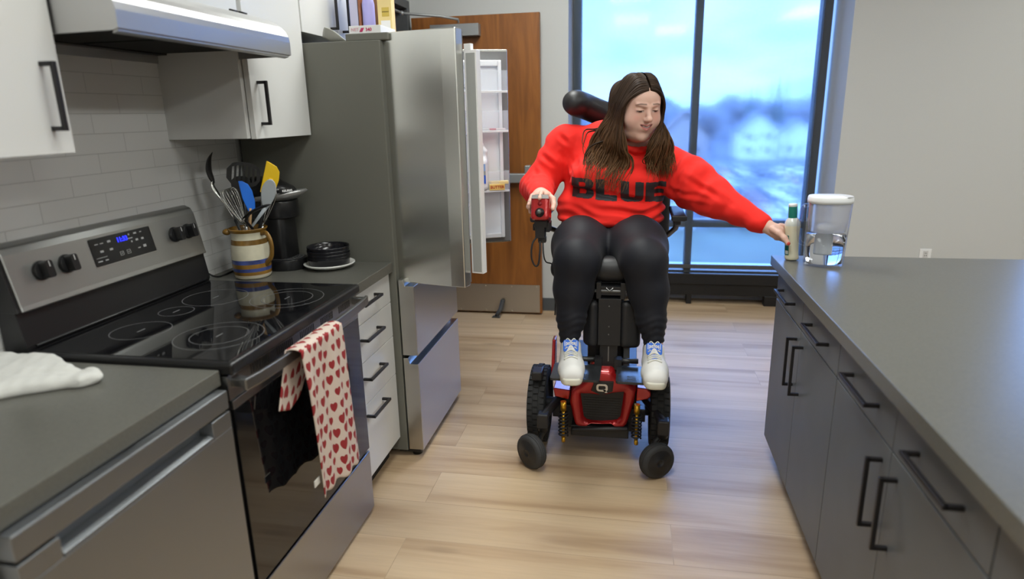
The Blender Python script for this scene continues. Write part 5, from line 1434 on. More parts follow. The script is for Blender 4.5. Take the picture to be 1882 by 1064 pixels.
# heart tea towel over the oven handle
def towel():
    hx, hz = -.888, .858
    rs = lambda u, v: .007*math.sin(u*9+.6+1.5*v)+.004*math.sin(u*21+2*v)
    def front(u, v):      # v: 0 at the bar top .. 1 bottom
        y = (1.498+.250*u)*(1-v)+(1.535+.285*u)*v
        z = (hz+.016)*(1-v)+(.405-.030*u+.006*math.sin(u*20))*v
        return (hx+.024+rs(u, v)*min(1, v*4)-.006*v, y, z)
    def back(u, v):
        y = (1.498+.250*u)*(1-v)+(1.440+.20*u)*v
        zb = .70+.06*abs(u-.28)/.72*1.0+(.10 if u > .5 else 0)*(u-.5)
        z = (hz+.016)*(1-v)+zb*v
        return (hx-.022-.006*math.sin(u*8)*v*.6-.004*v, y, z)
    mb = MB(); NU, NV = 40, 64
    rows = []
    for j in range(28, -1, -1): rows.append([back(i/NU, j/28) for i in range(NU+1)])
    for k in range(1, 8):
        a = math.pi*k/8
        rows.append([(hx+.001-.0225*math.cos(a), 1.498+.250*i/NU, hz+.010+.010*math.sin(a)) for i in range(NU+1)])
    for j in range(NV+1): rows.append([front(i/NU, j/NV) for i in range(NU+1)])
    vs = [p for r in rows for p in r]; n = NU+1
    fs = [(j*n+i, j*n+i+1, (j+1)*n+i+1, (j+1)*n+i) for j in range(len(rows)-1) for i in range(NU)]
    m = bpy.data.materials.new('heart_cotton'); m.use_nodes = True
    t = m.node_tree; b = t.nodes['Principled BSDF']; N = t.nodes.new; L = t.links.new
    b.inputs['Roughness'].default_value = .9
    uvn = N('ShaderNodeUVMap'); uvn.uv_map = 'UVMap'; s = N('ShaderNodeSeparateXYZ'); L(uvn.outputs[0], s.inputs[0])
    def mth(op, a, bb=None, c=None):
        q = N('ShaderNodeMath'); q.operation = op
        for i, x in enumerate((a, bb, c)):
            if x is None: continue
            if isinstance(x, (int, float)): q.inputs[i].default_value = x
            else: L(x, q.inputs[i])
        return q.outputs[0]
    CW, CH_ = .040, .046
    cu = mth('DIVIDE', s.outputs['X'], CW); row = mth('FLOOR', mth('DIVIDE', s.outputs['Y'], CH_))
    cu2 = mth('ADD', cu, mth('MULTIPLY', mth('MODULO', row, 2.0), .5)); ci = mth('FLOOR', cu2)
    wn = N('ShaderNodeTexWhiteNoise'); wn.noise_dimensions = '2D'; cb = N('ShaderNodeCombineXYZ'); L(ci, cb.inputs[0]); L(row, cb.inputs[1]); L(cb.outputs[0], wn.inputs['Vector'])
    ws = N('ShaderNodeSeparateColor'); L(wn.outputs['Color'], ws.inputs[0])
    size = mth('MULTIPLY_ADD', ws.outputs[2], .14, .27)
    px = mth('DIVIDE', mth('ADD', mth('SUBTRACT', mth('FRACT', cu2), .5), mth('MULTIPLY', mth('SUBTRACT', ws.outputs[0], .5), .26)), size)
    py = mth('DIVIDE', mth('ADD', mth('SUBTRACT', mth('FRACT', mth('DIVIDE', s.outputs['Y'], CH_)), .5), mth('MULTIPLY', mth('SUBTRACT', ws.outputs[1], .5), .26)), size)
    x2 = mth('MULTIPLY', px, px); y2 = mth('MULTIPLY', py, py)
    q = mth('SUBTRACT', mth('ADD', mth('MULTIPLY', x2, 1.55), mth('MULTIPLY', y2, 1.25)), 1.0)
    hf_ = mth('SUBTRACT', mth('MULTIPLY', mth('MULTIPLY', q, q), q), mth('MULTIPLY', mth('MULTIPLY', x2, 1.9), mth('MULTIPLY', mth('MULTIPLY', y2, py), 1.6)))
    heart = mth('LESS_THAN', hf_, 0.0)
    weave = mth('MULTIPLY', mth('SINE', mth('MULTIPLY', s.outputs['X'], 1500)), mth('SINE', mth('MULTIPLY', s.outputs['Y'], 1500)))
    mx_ = N('ShaderNodeMixRGB'); L(heart, mx_.inputs[0]); mx_.inputs[1].default_value = (.72, .60, .52, 1); mx_.inputs[2].default_value = (.33, .022, .026, 1)
    m2 = N('ShaderNodeMixRGB'); m2.blend_type = 'MULTIPLY'; m2.inputs[0].default_value = .35
    cc = N('ShaderNodeCombineXYZ'); wv = mth('MULTIPLY_ADD', weave, .35, .65); L(wv, cc.inputs[0]); L(wv, cc.inputs[1]); L(wv, cc.inputs[2]); L(mx_.outputs[0], m2.inputs[1]); L(cc.outputs[0], m2.inputs[2]); L(m2.outputs[0], b.inputs['Base Color'])
    bp = N('ShaderNodeBump'); bp.inputs['Strength'].default_value = .4; bp.inputs['Distance'].default_value = .001; L(weave, bp.inputs['Height']); L(bp.outputs[0], b.inputs['Normal'])
    mb.add(vs, fs, m, True); o = mb.obj('tea_towel', solid=.0032)
    me = o.data; uv = me.uv_layers.new(name='UVMap')
    # arc length down the cloth, so hearts keep their size
    acc = [0]
    for j in range(1, len(rows)): acc.append(acc[-1]+(Vector(rows[j][NU//2])-Vector(rows[j-1][NU//2])).length)
    for lp in me.loops:
        j, i = divmod(lp.vertex_index, n); uv.data[lp.index].uv = (i/NU*.268, -acc[j]+5)
    # stitched tag at the bottom corner
    tag(o, 'cream tea towel with red hearts hanging over the oven door handle', 'towel')
    MB().box(-.874, -.871, 1.505, 1.535, .455, .475, M('care_tag', (.7, .68, .62), .8), None, None).obj('care_label', o)
towel()

# --- utensil crock and its utensils
def crock():
    c = (-1.418, 2.180, CZ)
    t = thing('stoneware_jug', 'cream stoneware jug with brown and blue bands holding the cooking utensils', 'jug', c)
    cream = M('glaze_cream', (.62, .58, .44), .25, var=(30, .08)); brown = M('glaze_brown', (.20, .105, .02), .25, var=(18, .5, (1, 1, .6))); blue = M('glaze_blue', (.05, .07, .22), .25, var=(25, .5)); foot = M('stone_foot', (.50, .44, .34), .5)
    P = [(0, .002), (.060, .0), (.066, .004), (.0685, .012), (.0695, .018), (.070, .022), (.071, .032), (.0715, .038), (.0725, .046), (.0725, .058), (.0725, .063), (.0722, .080), (.0715, .10), (.070, .122), (.0675, .140), (.0660, .152), (.0645, .160), (.0640, .175), (.0660, .188), (.0720, .198), (.0735, .202), (.0700, .204), (.0660, .199), (.0600, .185), (.0600, .02), (0, .015)]
    P = [(r*.97, h*.93) for r, h in P]
    zone = {3: foot, 4: brown, 5: brown, 6: blue, 7: blue, 8: brown, 9: brown, 10: blue, 14: brown, 15: brown, 18: brown, 19: brown, 20: brown, 21: brown, 22: brown}
    mb = MB(); mb.lathe(P, c, cream, 36, mfun=lambda i: zone.get(i-0, cream)); 
    b = mb.obj('jug_body', t)
    for k in range(1): pass
    h = MB(); hv = Vector((.95, -.20, 0)).normalized()
    h.tube(bez([Vector(c)+hv*.060+Vector((0, 0, .170)), Vector(c)+hv*.088+Vector((0, 0, .170)), Vector(c)+hv*.104+Vector((0, 0, .135)), Vector(c)+hv*.098+Vector((0, 0, .085)), Vector(c)+hv*.066+Vector((0, 0, .052))], 8), .0095, brown, 10, sq=(1.0, .65)); h.obj('jug_handle', t)
    s = MB(); sv = Vector((-.80, -.55, 0)).normalized()
    s.ball(Vector(c)+sv*.073+Vector((0, 0, .178)), (.016, .016, .012), brown, 8); s.obj('spout', t)
crock()
ub = Vector((-1.418, 2.180, .915))
wood = M('spatula_wood', (.42, .25, .11), .5); stl = M('utensil_steel', (.62, .62, .60), .22, metal=1); nyl = M('black_nylon', (.012, .012, .013), .38)
def utensil(name, label, parts, cat):
    t = thing(name, label, cat, ub+Vector((0, 0, .005)), group=None)
    for pn, mb, kw in parts: mb.obj(pn, t, **kw)
    return t
def toward(p): return (Vector((0, 0, CH))-Vector(p)).normalized()
def blade_frame(base, tip):
    """origin base, v along blade, w roughly to the camera, u across"""
    b, t_ = Vector(base), Vector(tip); v = (t_-b).normalized(); w = toward(b); w = (w-v*w.dot(v)).normalized(); u = v.cross(w)
    return b, u, v, w
# slotted turner
hb, ht = Vector((-1.425, 2.195, 1.235)), Vector((-1.412, 2.205, 1.335))
o, u, v, w = blade_frame(hb, ht)
m = MB(); W_, H_ = .120, .092
ou = [(math.copysign(abs(math.cos(a))**.8, math.cos(a))*W_/2, H_/2+math.copysign(abs(math.sin(a))**.8, math.sin(a))*H_/2) for a in [2*math.pi*k/40 for k in range(40)]]
ys = [-.0400, -.0345, -.0235, -.0180, -.0070, -.0015, .0095, .0150, .0260, .0315]
def prof(xx):
    a = max(0, 1-(abs(xx)/(W_/2))**2.5)**.4; return H_/2-a*H_/2, H_/2+a*H_/2
xs = [-W_/2+.002, -.0400, -.0325, -.0245, -.0170, -.0090, -.0015, .0065, .0140, .0220, .0295, .0375, .045, W_/2-.002]
for k in range(len(xs)-1):
    a, b = xs[k], xs[k+1]; (l0, h0), (l1, h1) = prof(a), prof(b)
    if k % 2 == 0 or k == len(xs)-2: m.prism([(a, l0), (b, l1), (b, h1), (a, h0)], None, -.0015, .0015, nyl, fr=(o, u, v, w))
    else:
        m.prism([(a, l0), (b, l1), (b, l1+.016), (a, l0+.016)], None, -.0015, .0015, nyl, fr=(o, u, v, w)); m.prism([(a, h0-.013), (b, h1-.013), (b, h1), (a, h0)], None, -.0015, .0015, nyl, fr=(o, u, v, w))
utensil('slotted_turner', 'black slotted turner, the highest wide head in the utensil jug', [('turner_head', m, {}), ('handle', MB().tube([ub+Vector((-.02, .01, 0)), hb], .005, nyl), {})], 'utensil')
# serving spoon with black tip at the far left
t0, t1, t2 = Vector((-1.445, 2.150, 1.12)), Vector((-1.505, 2.135, 1.265)), Vector((-1.485, 2.13, 1.368))
m = MB().tube(bez([t1+Vector((.004, 0, -.01)), Vector((-1.510, 2.13, 1.30)), Vector((-1.503, 2.13, 1.34)), t2], 6), [.006, .010, .013, .0145, .015, .0155, .016, .016, .0155, .015, .014, .013, .012, .0105, .009, .007, .005, .003, .001], nyl, 10, sq=(.35, 1))
m2 = MB().tube(bez([t0, Vector((-1.478, 2.14, 1.19)), Vector((-1.505, 2.135, 1.24)), t1], 6), [.004]*5+[.006, .009, .012, .014, .016, .017, .017, .016, .015, .014, .013, .012, .011, .010], stl, 10, sq=(.4, 1))
utensil('serving_spoon', 'steel spoon with a black tip leaning out at the left of the utensil jug', [('spoon_tip', m, {}), ('spoon_neck', m2, {}), ('handle', MB().tube([ub+Vector((.02, .01, 0)), t0], .005, nyl), {})], 'utensil')
# broad black spatula behind
hb, ht = Vector((-1.435, 2.20, 1.16)), Vector((-1.440, 2.21, 1.285)); o, u, v, w = blade_frame(hb, ht)
m = MB().prism(rrect(.070, .115, .028, 5, 0, .0575), None, -.002, .002, nyl, fr=(o, u, v, w))
utensil('nylon_spatula', 'broad black nylon spatula below and behind the slotted turner', [('spatula_blade', m, {}), ('handle', MB().tube([ub+Vector((.0, .02, 0)), hb+v*.01], .006, nyl), {})], 'utensil')
# whisks
def whisk(name_label, base, tip, r):
    b, t_ = Vector(base), Vector(tip); ax = (t_-b); L = ax.length; ax.normalize(); p = ax.orthogonal().normalized(); q = ax.cross(p)
    m = MB()
    for k in range(5):
        a = math.pi*k/5; d = p*math.cos(a)+q*math.sin(a); pts = []
        for i in range(25):
            s_ = -1+2*i/24; rr = r*math.sin(math.pi*min(1, (1-abs(s_))*.62)) if abs(s_) < 1 else 0
            h = L*(1-abs(s_)**2.4) if True else 0
            pts.append(b+ax*h+d*(r*math.copysign(1, s_)*math.sin(abs(s_)**.9*math.pi)**.75 if abs(s_) < .999 else 0))
        m.tube(pts, .0011, stl, 5)
    hd = MB().tube([ub+Vector((.012, -.012, 0)), b], .0055, stl)
    utensil('whisk', name_label, [('whisk_wires', m, {}), ('handle', hd, {})], 'utensil')
whisk('wire whisk leaning left in the utensil jug in front of the black spatula', (-1.405, 2.150, 1.095), (-1.452, 2.135, 1.235), .030)
whisk('wire whisk partly hidden behind the grey spoon spatula in the utensil jug', (-1.365, 2.195, 1.09), (-1.332, 2.225, 1.225), .026)
# blue spatula
hb, ht = Vector((-1.372, 2.145, 1.155)), Vector((-1.385, 2.14, 1.262)); o, u, v, w = blade_frame(hb, ht)
m = MB().prism([(-.010, 0), (.014, -.004), (.021, .03), (.021, .07), (.013, .095), (-.004, .110), (-.017, .112), (-.018, .05)], None, -.003, .003, M('blue_silicone', (.012, .16, .72), .4), fr=(o, u, v, w))
utensil('silicone_spatula', 'blue silicone spatula with wooden handle in the utensil jug', [('spatula_blade', m, dict(bevel=.002)), ('handle', MB().tube([ub+Vector((-.01, -.02, 0)), hb+v*.01], .006, wood), {})], 'utensil')
# yellow spatula
hb, ht = Vector((-1.327, 2.19, 1.216)), Vector((-1.290, 2.20, 1.326)); o, u, v, w = blade_frame(hb, ht)
m = MB().prism([(-.024, -.004), (.024, -.012), (.030, .055), (.026, .085), (.012, .102), (-.020, .112), (-.026, .112)], None, -.004, .004, M('yellow_silicone', (.78, .50, .012), .4), fr=(o, u, v, w)); m.prism([(-.009, .0), (.012, -.004), (.010, .055), (-.006, .055)], None, .003, .007, M('yellow_silicone'), fr=(o, u, v, w))
utensil('silicone_spatula', 'yellow silicone spatula standing highest at the right of the utensil jug', [('spatula_blade', m, dict(bevel=.002)), ('handle', MB().tube([ub+Vector((-.02, .015, 0)), hb], .006, nyl), {})], 'utensil')
# pale grey spoon spatula
hb, ht = Vector((-1.318, 2.150, 1.160)), Vector((-1.272, 2.135, 1.268)); o, u, v, w = blade_frame(hb, ht)
pl = [(.027*math.sin(a)*(1 if math.cos(a) > 0 else 1), .058-.062*math.cos(a)) for a in [2*math.pi*k/28 for k in range(28)]]
pl = [(x*(.55+.45*min(1, max(0, y_/.075))), y_) for x, y_ in pl]
gs = M('grey_silicone', (.46, .50, .53), .42)
utensil('spoon_spatula', 'pale grey silicone spoon spatula in front of the yellow one in the utensil jug', [('spoon_head', MB().prism(pl, None, -.003, .003, gs, fr=(o, u, v, w)), dict(bevel=.0025)), ('handle', MB().tube([ub+Vector((.01, -.03, .02)), Vector((-1.384, 2.152, 1.092)), hb+v*.005], [.006, .005, .007], gs), {})], 'utensil')
# black spoon lying sideways
m = MB().tube(bez([(-1.395, 2.120, 1.128), (-1.36, 2.115, 1.150), (-1.32, 2.112, 1.168), (-1.285, 2.112, 1.180), (-1.268, 2.112, 1.183)], 5), [.004, .008, .011, .013, .015, .016, .017, .0175, .018, .018, .0175, .017, .0165, .016, .015, .013, .011, .008, .006, .004, .002], nyl, 10, sq=(.32, 1.0), up=(-.3, 0, 1))
utensil('slotted_spoon', 'black spoon tilted sideways over the rim of the utensil jug', [('spoon_head', m, {}), ('handle', MB().tube([ub+Vector((.03, .01, 0)), Vector((-1.372, 2.150, 1.08)), Vector((-1.385, 2.122, 1.122)), Vector((-1.36, 2.115, 1.150))], .005, nyl), {})], 'utensil')

# --- coffee maker
def coffee():
    t = thing('coffee_maker', 'black single-cup coffee maker with silver collar in the counter corner', 'coffee maker', (-1.40, 2.35, CZ))
    bm = M('coffee_black', (.010, .010, .011), .28); sv = M('coffee_silver', (.42, .42, .42), .35, metal=.7)
    def ov(cx, cy, rx, ry, n=36, p=.9): return [(cx+math.copysign(abs(math.cos(a))**p, math.cos(a))*rx, cy+math.copysign(abs(math.sin(a))**p, math.sin(a))*ry) for a in [2*math.pi*k/n for k in range(n)]]
    MB().prism(ov(-1.372, 2.335, .092, .075), 'Z', CZ, CZ+.042, bm, True).prism(ov(-1.372, 2.335, .082, .066), 'Z', CZ+.042, CZ+.045, M('drip_grey', (.03, .03, .032), .4)).obj('drip_base', t, bevel=.004)
    d = MB()
    for rr in (.02, .035, .05):
        for k in range(int(rr*500)): a = 2*math.pi*k/int(rr*500); d.cyl((-1.345+rr*math.cos(a), 2.335+rr*math.sin(a), CZ+.0448), (-1.345+rr*math.cos(a), 2.335+rr*math.sin(a), CZ+.0462), .0022, M('drip_dot', (.12, .12, .12), .4), 6)
    d.obj('drip_grate', t)
    MB().prism(rrect(.155, .125, .030, 5, -1.440+.03, 2.345), 'Z', CZ+.03, 1.115, bm, True).obj('column', t, bevel=.003)
    MB().prism(ov(-1.400, 2.345, .098, .078), 'Z', 1.10, 1.172, bm, True).obj('brew_head', t, bevel=.008)
    c = MB(); A = ov(-1.392, 2.345, .135, .092); B_ = ov(-1.392, 2.345, .128, .086); C2 = ov(-1.40, 2.345, .10, .078)
    K = len(A); vs = [(x, y, 1.170+.030*((x+1.39)/.13*.2)) for x, y in C2]+[(x, y, 1.186+.018*((x+1.39)/.13)) for x, y in A]+[(x, y, 1.194+.018*((x+1.39)/.13)) for x, y in B_]
    fs = [list(range(K))[::-1], list(range(2*K, 3*K))]+[(r*K+k, r*K+(k+1) % K, (r+1)*K+(k+1) % K, (r+1)*K+k) for r in (0, 1) for k in range(K)]
    c.add(vs, fs, sv, True); c.obj('silver_collar', t)
    l = MB(); A = ov(-1.405, 2.345, .105, .076); B_ = ov(-1.43, 2.345, .055, .06)
    vs = [(x, y, 1.193+.012*((x+1.39)/.13)) for x, y in A]+[(x, y, 1.222-.05*(x+1.40)) for x, y in ov(-1.41, 2.345, .100, .074)]+[(x, y, 1.252-.10*(x+1.43)) for x, y in B_]
    l.add(vs, fs, bm, True); lo = l.obj('lid', t)
    g = MB(); g.prism(rrect(.060, .018, .004, 2), None, 0, .006, bm, fr=(Vector((-1.303, 2.285, 1.212)), Vector((.62, .78, 0)).normalized()*1, Vector((0, 0, 1)), Vector((.78, -.62, 0)).normalized())); g.obj('lid_grip', lo, bevel=.002)
    global COFFEE
    COFFEE = t
    MB().text('KEURIG', .0115, Vector((-1.298, 2.280, 1.212))+Vector((.78, -.62, 0)).normalized()*.0035, Vector((.62, .78, 0)), (0, 0, 1), M('logo_white', (.85, .85, .85), .4), bold=.0004).obj('lettering', lo)
coffee()
MB_cord = MB().tube(bez([(-1.50, 2.38, CZ+.004), (-1.54, 2.25, CZ+.004), (-1.545, 2.14, CZ+.005), (-1.575, 2.11, .94), (-1.585, 2.13, 1.0)], 8), .0035, blk_pl, 6)
MB_cord.obj('power_cord', COFFEE)
# --- plate with stacked black bowls
pc = (-1.188, 2.352, CZ)
o = MB().lathe([(0, 0), (.062, 0), (.070, .004), (.094, .013), (.100, .018), (.1005, .021), (.097, .0225), (.090, .019), (.066, .010), (0, .009)], pc, M('white_stoneware', (.72, .72, .69), .25), 48).obj('dinner_plate')
tag(o, 'white plate under the stack of black bowls beside the refrigerator', 'plate')
bowl_m = M('black_bowl', (.010, .010, .013), .18)
P = [(0, .002), (.045, 0), (.072, .002), (.0785, .008), (.0815, .032), (.083, .038), (.0825, .041), (.0795, .039), (.0775, .030), (.074, .0115), (.066, .008), (0, .0075)]
nm = ['black bowl at the bottom of the stack on the white plate', 'second black bowl up in the stack on the white plate', 'third black bowl up in the stack on the white plate', 'topmost black bowl of the stack on the white plate']
b0 = None
for i in range(4):
    loc = Vector((pc[0]+.0012*math.sin(i*2), pc[1]+.0012*math.cos(i*2), CZ+.0095+.0128*i))
    if b0 is None:
        b0 = MB().lathe(P, (0, 0, 0), bowl_m, 48).obj('bowl'); o = b0
    else:
        o = b0.copy(); COL.objects.link(o)
    o.location = loc; ORG[o.name] = loc
    tag(o, nm[i], 'bowl', 'black bowls stacked on the white plate')
# --- salad dressing bottle in the hand
def bottle():
    c = tuple(BOT)
    t = thing('dressing_bottle', 'bottle of creamy dressing with green cap held at the island corner', 'bottle', c)
    cream = M('dressing_cream', (.70, .66, .50), .22, coat=.5, sss=.1); clr = M('bottle_frost', (.62, .64, .60), .2, coat=.5)
    P = [(0, .001), (.020, 0), (.0245, .003), (.0262, .008), (.0262, .016), (.0245, .022), (.0242, .05), (.0248, .08), (.0255, .105), (.0275, .125), (.0285, .137), (.0275, .149), (.0235, .158), (.0185, .164), (.0165, .167)]
    MB().lathe(P, c, cream, 36, mfun=lambda i: clr if i > 9 else cream).obj('bottle_body', t)
    MB().lathe([(.0165, .164), (.0168, .166), (.0162, .205), (.0158, .212)], c, M('green_wrap', (.012, .20, .155), .35), 32).obj('cap_wrap', t)
    MB().lathe([(.0160, .211), (.0163, .213), (.0163, .219), (.0155, .2205), (0, .2205)], c, white_pl, 32).obj('cap', t)
    m = MB(); R_ = .0252
    def patch(a0, a1, z0, z1, mat, dr):
        n = 10; vs = []
        for k in range(n+1):
            a = math.radians(a0+(a1-a0)*k/n)
            for z in (z0, z1): vs.append((c[0]+(R_+dr)*math.cos(a), c[1]+(R_+dr)*math.sin(a), c[2]+z))
        m.add(vs, [(2*k, 2*k+2, 2*k+3, 2*k+1) for k in range(n)], mat, True)
    patch(150, 232, .022, .100, M('label_green', (.01, .15, .12), .4), .0008); patch(165, 226, .060, .095, M('label_white', (.62, .68, .66), .4), .0014); patch(195, 228, .026, .040, M('label_white'), .0014)
    m.obj('label', t)
    t.rotation_euler = (0, math.radians(-3.4), 0); t.location.z += .0015
bottle()
# --- water filter pitcher
def pitcher():
    c = Vector((.718, 2.578, CZ))
    t = thing('water_pitcher', 'clear water filter pitcher with white lid, half full, on the island corner', 'pitcher', c)
    cl = bpy.data.materials.new('clear_plastic'); cl.use_nodes = True; q = cl.node_tree; q.nodes.clear()
    oo = q.nodes.new('ShaderNodeOutputMaterial'); tr = q.nodes.new('ShaderNodeBsdfTransparent'); gl = q.nodes.new('ShaderNodeBsdfGlossy'); mi = q.nodes.new('ShaderNodeMixShader'); lw = q.nodes.new('ShaderNodeLayerWeight'); pw = q.nodes.new('ShaderNodeMath'); pw.operation = 'POWER'; pw.inputs[1].default_value = 2.2; ml = q.nodes.new('ShaderNodeMath'); ml.operation = 'MULTIPLY_ADD'; ml.inputs[1].default_value = .55; ml.inputs[2].default_value = .04
    tr.inputs[0].default_value = (.93, .94, .97, 1); gl.inputs['Roughness'].default_value = .05; lw.inputs[0].default_value = .5
    q.links.new(lw.outputs['Facing'], pw.inputs[0]); q.links.new(pw.outputs[0], ml.inputs[0]); q.links.new(ml.outputs[0], mi.inputs[0]); q.links.new(tr.outputs[0], mi.inputs[1]); q.links.new(gl.outputs[0], mi.inputs[2]); q.links.new(mi.outputs[0], oo.inputs[0])
    frost = bpy.data.materials.new('frosted_reservoir'); frost.use_nodes = True; q = frost.node_tree; q.nodes.clear()
    oo = q.nodes.new('ShaderNodeOutputMaterial'); tr = q.nodes.new('ShaderNodeBsdfTransparent'); df = q.nodes.new('ShaderNodeBsdfPrincipled'); mi = q.nodes.new('ShaderNodeMixShader')
    df.inputs['Base Color'].default_value = (.74, .75, .82, 1); df.inputs['Roughness'].default_value = .25; mi.inputs[0].default_value = .42
    q.links.new(tr.outputs[0], mi.inputs[1]); q.links.new(df.outputs[0], mi.inputs[2]); q.links.new(mi.outputs[0], oo.inputs[0])
    K = 48
    def ring(z, s=1.0, ins=0):
        h = z/.262; out = []
        for k in range(K):
            a = 2*math.pi*k/K; ca, sa = math.cos(a), math.sin(a)
            rx = (.0695+.012*h if ca > 0 else .0690+.004*h)-ins; ry = (.058+.004*h)-ins
            out.append((c.x+math.copysign(abs(ca)**.85, ca)*rx*s, c.y+math.copysign(abs(sa)**.85, sa)*ry*s, c.z+z))
        return out
    def loft(rs, m, caps=(True, True)):
        vs = [p for r in rs for p in r]; n = len(rs)
        fs = [(r*K+k, r*K+(k+1) % K, (r+1)*K+(k+1) % K, (r+1)*K+k) for r in range(n-1) for k in range(K)]
        if caps[0]: fs.append(list(range(K))[::-1])
        if caps[1]: fs.append(list(range((n-1)*K, n*K)))
        return MB().add(vs, fs, m, True)
    loft([ring(.001, .96), ring(.004, .99), ring(.012), ring(.08), ring(.16), ring(.238)], cl, (True, False)).obj('jug_shell', t)
    wm = M('water', (.96, .98, 1), .0, trans=1.0, ior=1.33)
    loft([ring(.010, 1, .006), ring(.06, 1, .0045), ring(.118, 1, .0045)], wm).obj('water', t)
    loft([ring(.125, .80, .01), ring(.130, .9, .004), ring(.18, 1, .005), ring(.236, 1, .004)], frost, (True, False)).obj('reservoir', t)
    MB().lathe([(0, .045), (.026, .045), (.027, .05), (.027, .128), (.030, .132), (.030, .150), (.018, .156), (0, .158)], c+Vector((-.004, 0, 0)), M('filter_white', (.70, .72, .74), .4), 28).obj('filter_cartridge', t)
    l = loft([ring(.236, 1.0, -.0005), ring(.247, 1.0, -.0015), ring(.258, 1.0, 0), ring(.262, .96)], white_pl)
    lo = l.obj('lid', t)
    MB().prism([(c.x+.0745*math.cos(a), c.y-.012+.04*math.sin(a)-.015) for a in np.linspace(-.9, .9, 12)], 'Z', c.z+.2615, c.z+.2635, M('lid_flap', (.66, .66, .68), .35)).obj('pour_flap', lo)
    MB().tube(bez([c+Vector((-.066, .012, .225)), c+Vector((-.088, .012, .215)), c+Vector((-.096, .012, .15)), c+Vector((-.088, .012, .09)), c+Vector((-.068, .012, .075))], 7), .007, cl, 8, sq=(1, 1.6)).obj('jug_handle', t)
pitcher()

# --- fridge door contents
def jug():
    p = FDp(.137, -.135, 1.121)
    t = thing('bleach_jug', 'white plastic jug with blue cap in the refrigerator door bin', 'jug', p)
    w_ = M('jug_white', (.78, .80, .84), .35)
    S = Sdf(); P = np.array(p)
    S.rbox(P+(0, 0, .075), (.042, .036, .075), .016, k=.02); S.rbox(P+(-.012, 0, .165), (.026, .026, .05), .016, k=.03)
    S.chain([P+(.030, 0, .150), P+(.030, 0, .185), P+(.012, 0, .215), P+(-.008, 0, .222)], [.010, .010, .010, .014], k=.012)
    S.cap(P+(-.010, 0, .20), P+(-.010, 0, .235), .016, .014, k=.01)
    V, F = S.mesh(.004); V[:, 2] = np.maximum(V[:, 2], p.z+.0005)
    np_obj('jug_body', V, F, w_, t)
    MB().cyl(P+(-.010, 0, .232), P+(-.010, 0, .258), .0155, M('cap_blue', (.02, .12, .75), .35)).obj('cap', t)
    y = p.y-.0368; l = MB(); lb = M('label_blue', (.02, .10, .55), .4)
    l.box(p.x-.038, p.x+.038, y-.0008, y, p.z+.035, p.z+.075, lb); l.box(p.x-.038, p.x+.038, y-.0008, y, p.z+.075, p.z+.095, M('label_grey', (.35, .36, .36), .4)); l.box(p.x-.038, p.x+.038, y-.0008, y, p.z+.095, p.z+.128, M('label_sky', (.30, .42, .70), .4))
    l.prism([(p.x-.010+.030*math.cos(a), p.z+.110+.017*math.sin(a)) for a in np.linspace(0, 2*math.pi, 24)[:-1]], 'Y', y-.0014, y-.0007, M('label_red', (.62, .02, .03), .4)); l.box(p.x-.030, p.x+.010, y-.0018, y-.0013, p.z+.106, p.z+.114, M('logo_white'))
    l.box(p.x-.030, p.x+.0, y-.0014, y-.0007, p.z+.052, p.z+.062, M('logo_white')); l.box(p.x-.020, p.x+.020, y-.0014, y-.0007, p.z+.082, p.z+.086, M('label_yellow', (.65, .60, .10), .4))
    l.obj('label', t)
jug()
by_ = M('butter_yellow', (.78, .55, .16), .5)
def box_on(name, label, cat, a, b, z, sx, sy, sz, m, ang=24, group=None, txt=None):
    p = FDp(a, b, z); t = thing(name, label, cat, p, group)
    R = rotz(math.radians(ang)); MB().box(-sx/2, sx/2, -sy/2, sy/2, 0, sz, m, R, p).obj('carton', t, bevel=.001)
    if txt: MB().text(txt[0], txt[1], p+R @ Vector((0, -sy/2-.0008, sz*.5)), R @ Vector((1, 0, 0)), (0, 0, 1), M('butter_red', (.45, .06, .02), .5), bold=.0005).obj('lettering', t)
box_on('butter_box', 'lower yellow butter box lying in the refrigerator door bin', 'box', .215, -.150, 1.121, .075, .04, .028, by_, txt=('BUTTER', .019))
box_on('butter_box', 'upper yellow butter box on top of another, refrigerator door bin', 'box', .226, -.145, 1.1495, .095, .04, .014, M('butter_pale', (.80, .64, .30), .5), ang=18)
for k, (a, cm_) in enumerate(((.125, (.55, .03, .05)), (.165, (.70, .68, .68)), (.205, (.55, .05, .08)), (.240, (.72, .60, .60)))):
    p = FDp(a, -.14, 1.402); R = rotz(math.radians(24+8*math.sin(k*3)))
    o = MB().box(-.024, .024, -.02, .02, 0, .010, M('packet_%d' % k if False else ['packet_red', 'packet_white', 'packet_crimson', 'packet_pink'][k], cm_, .5), R, p).obj('sauce_packet', bevel=.003)
    tag(o, ['red sauce packet, leftmost in the middle door bin of the refrigerator', 'white sauce packet beside the red one in the middle refrigerator door bin', 'crimson sauce packet, second from right in the middle refrigerator door bin', 'pinkish sauce packet, rightmost in the middle refrigerator door bin'][k], 'packet', 'sauce packets in the refrigerator door')

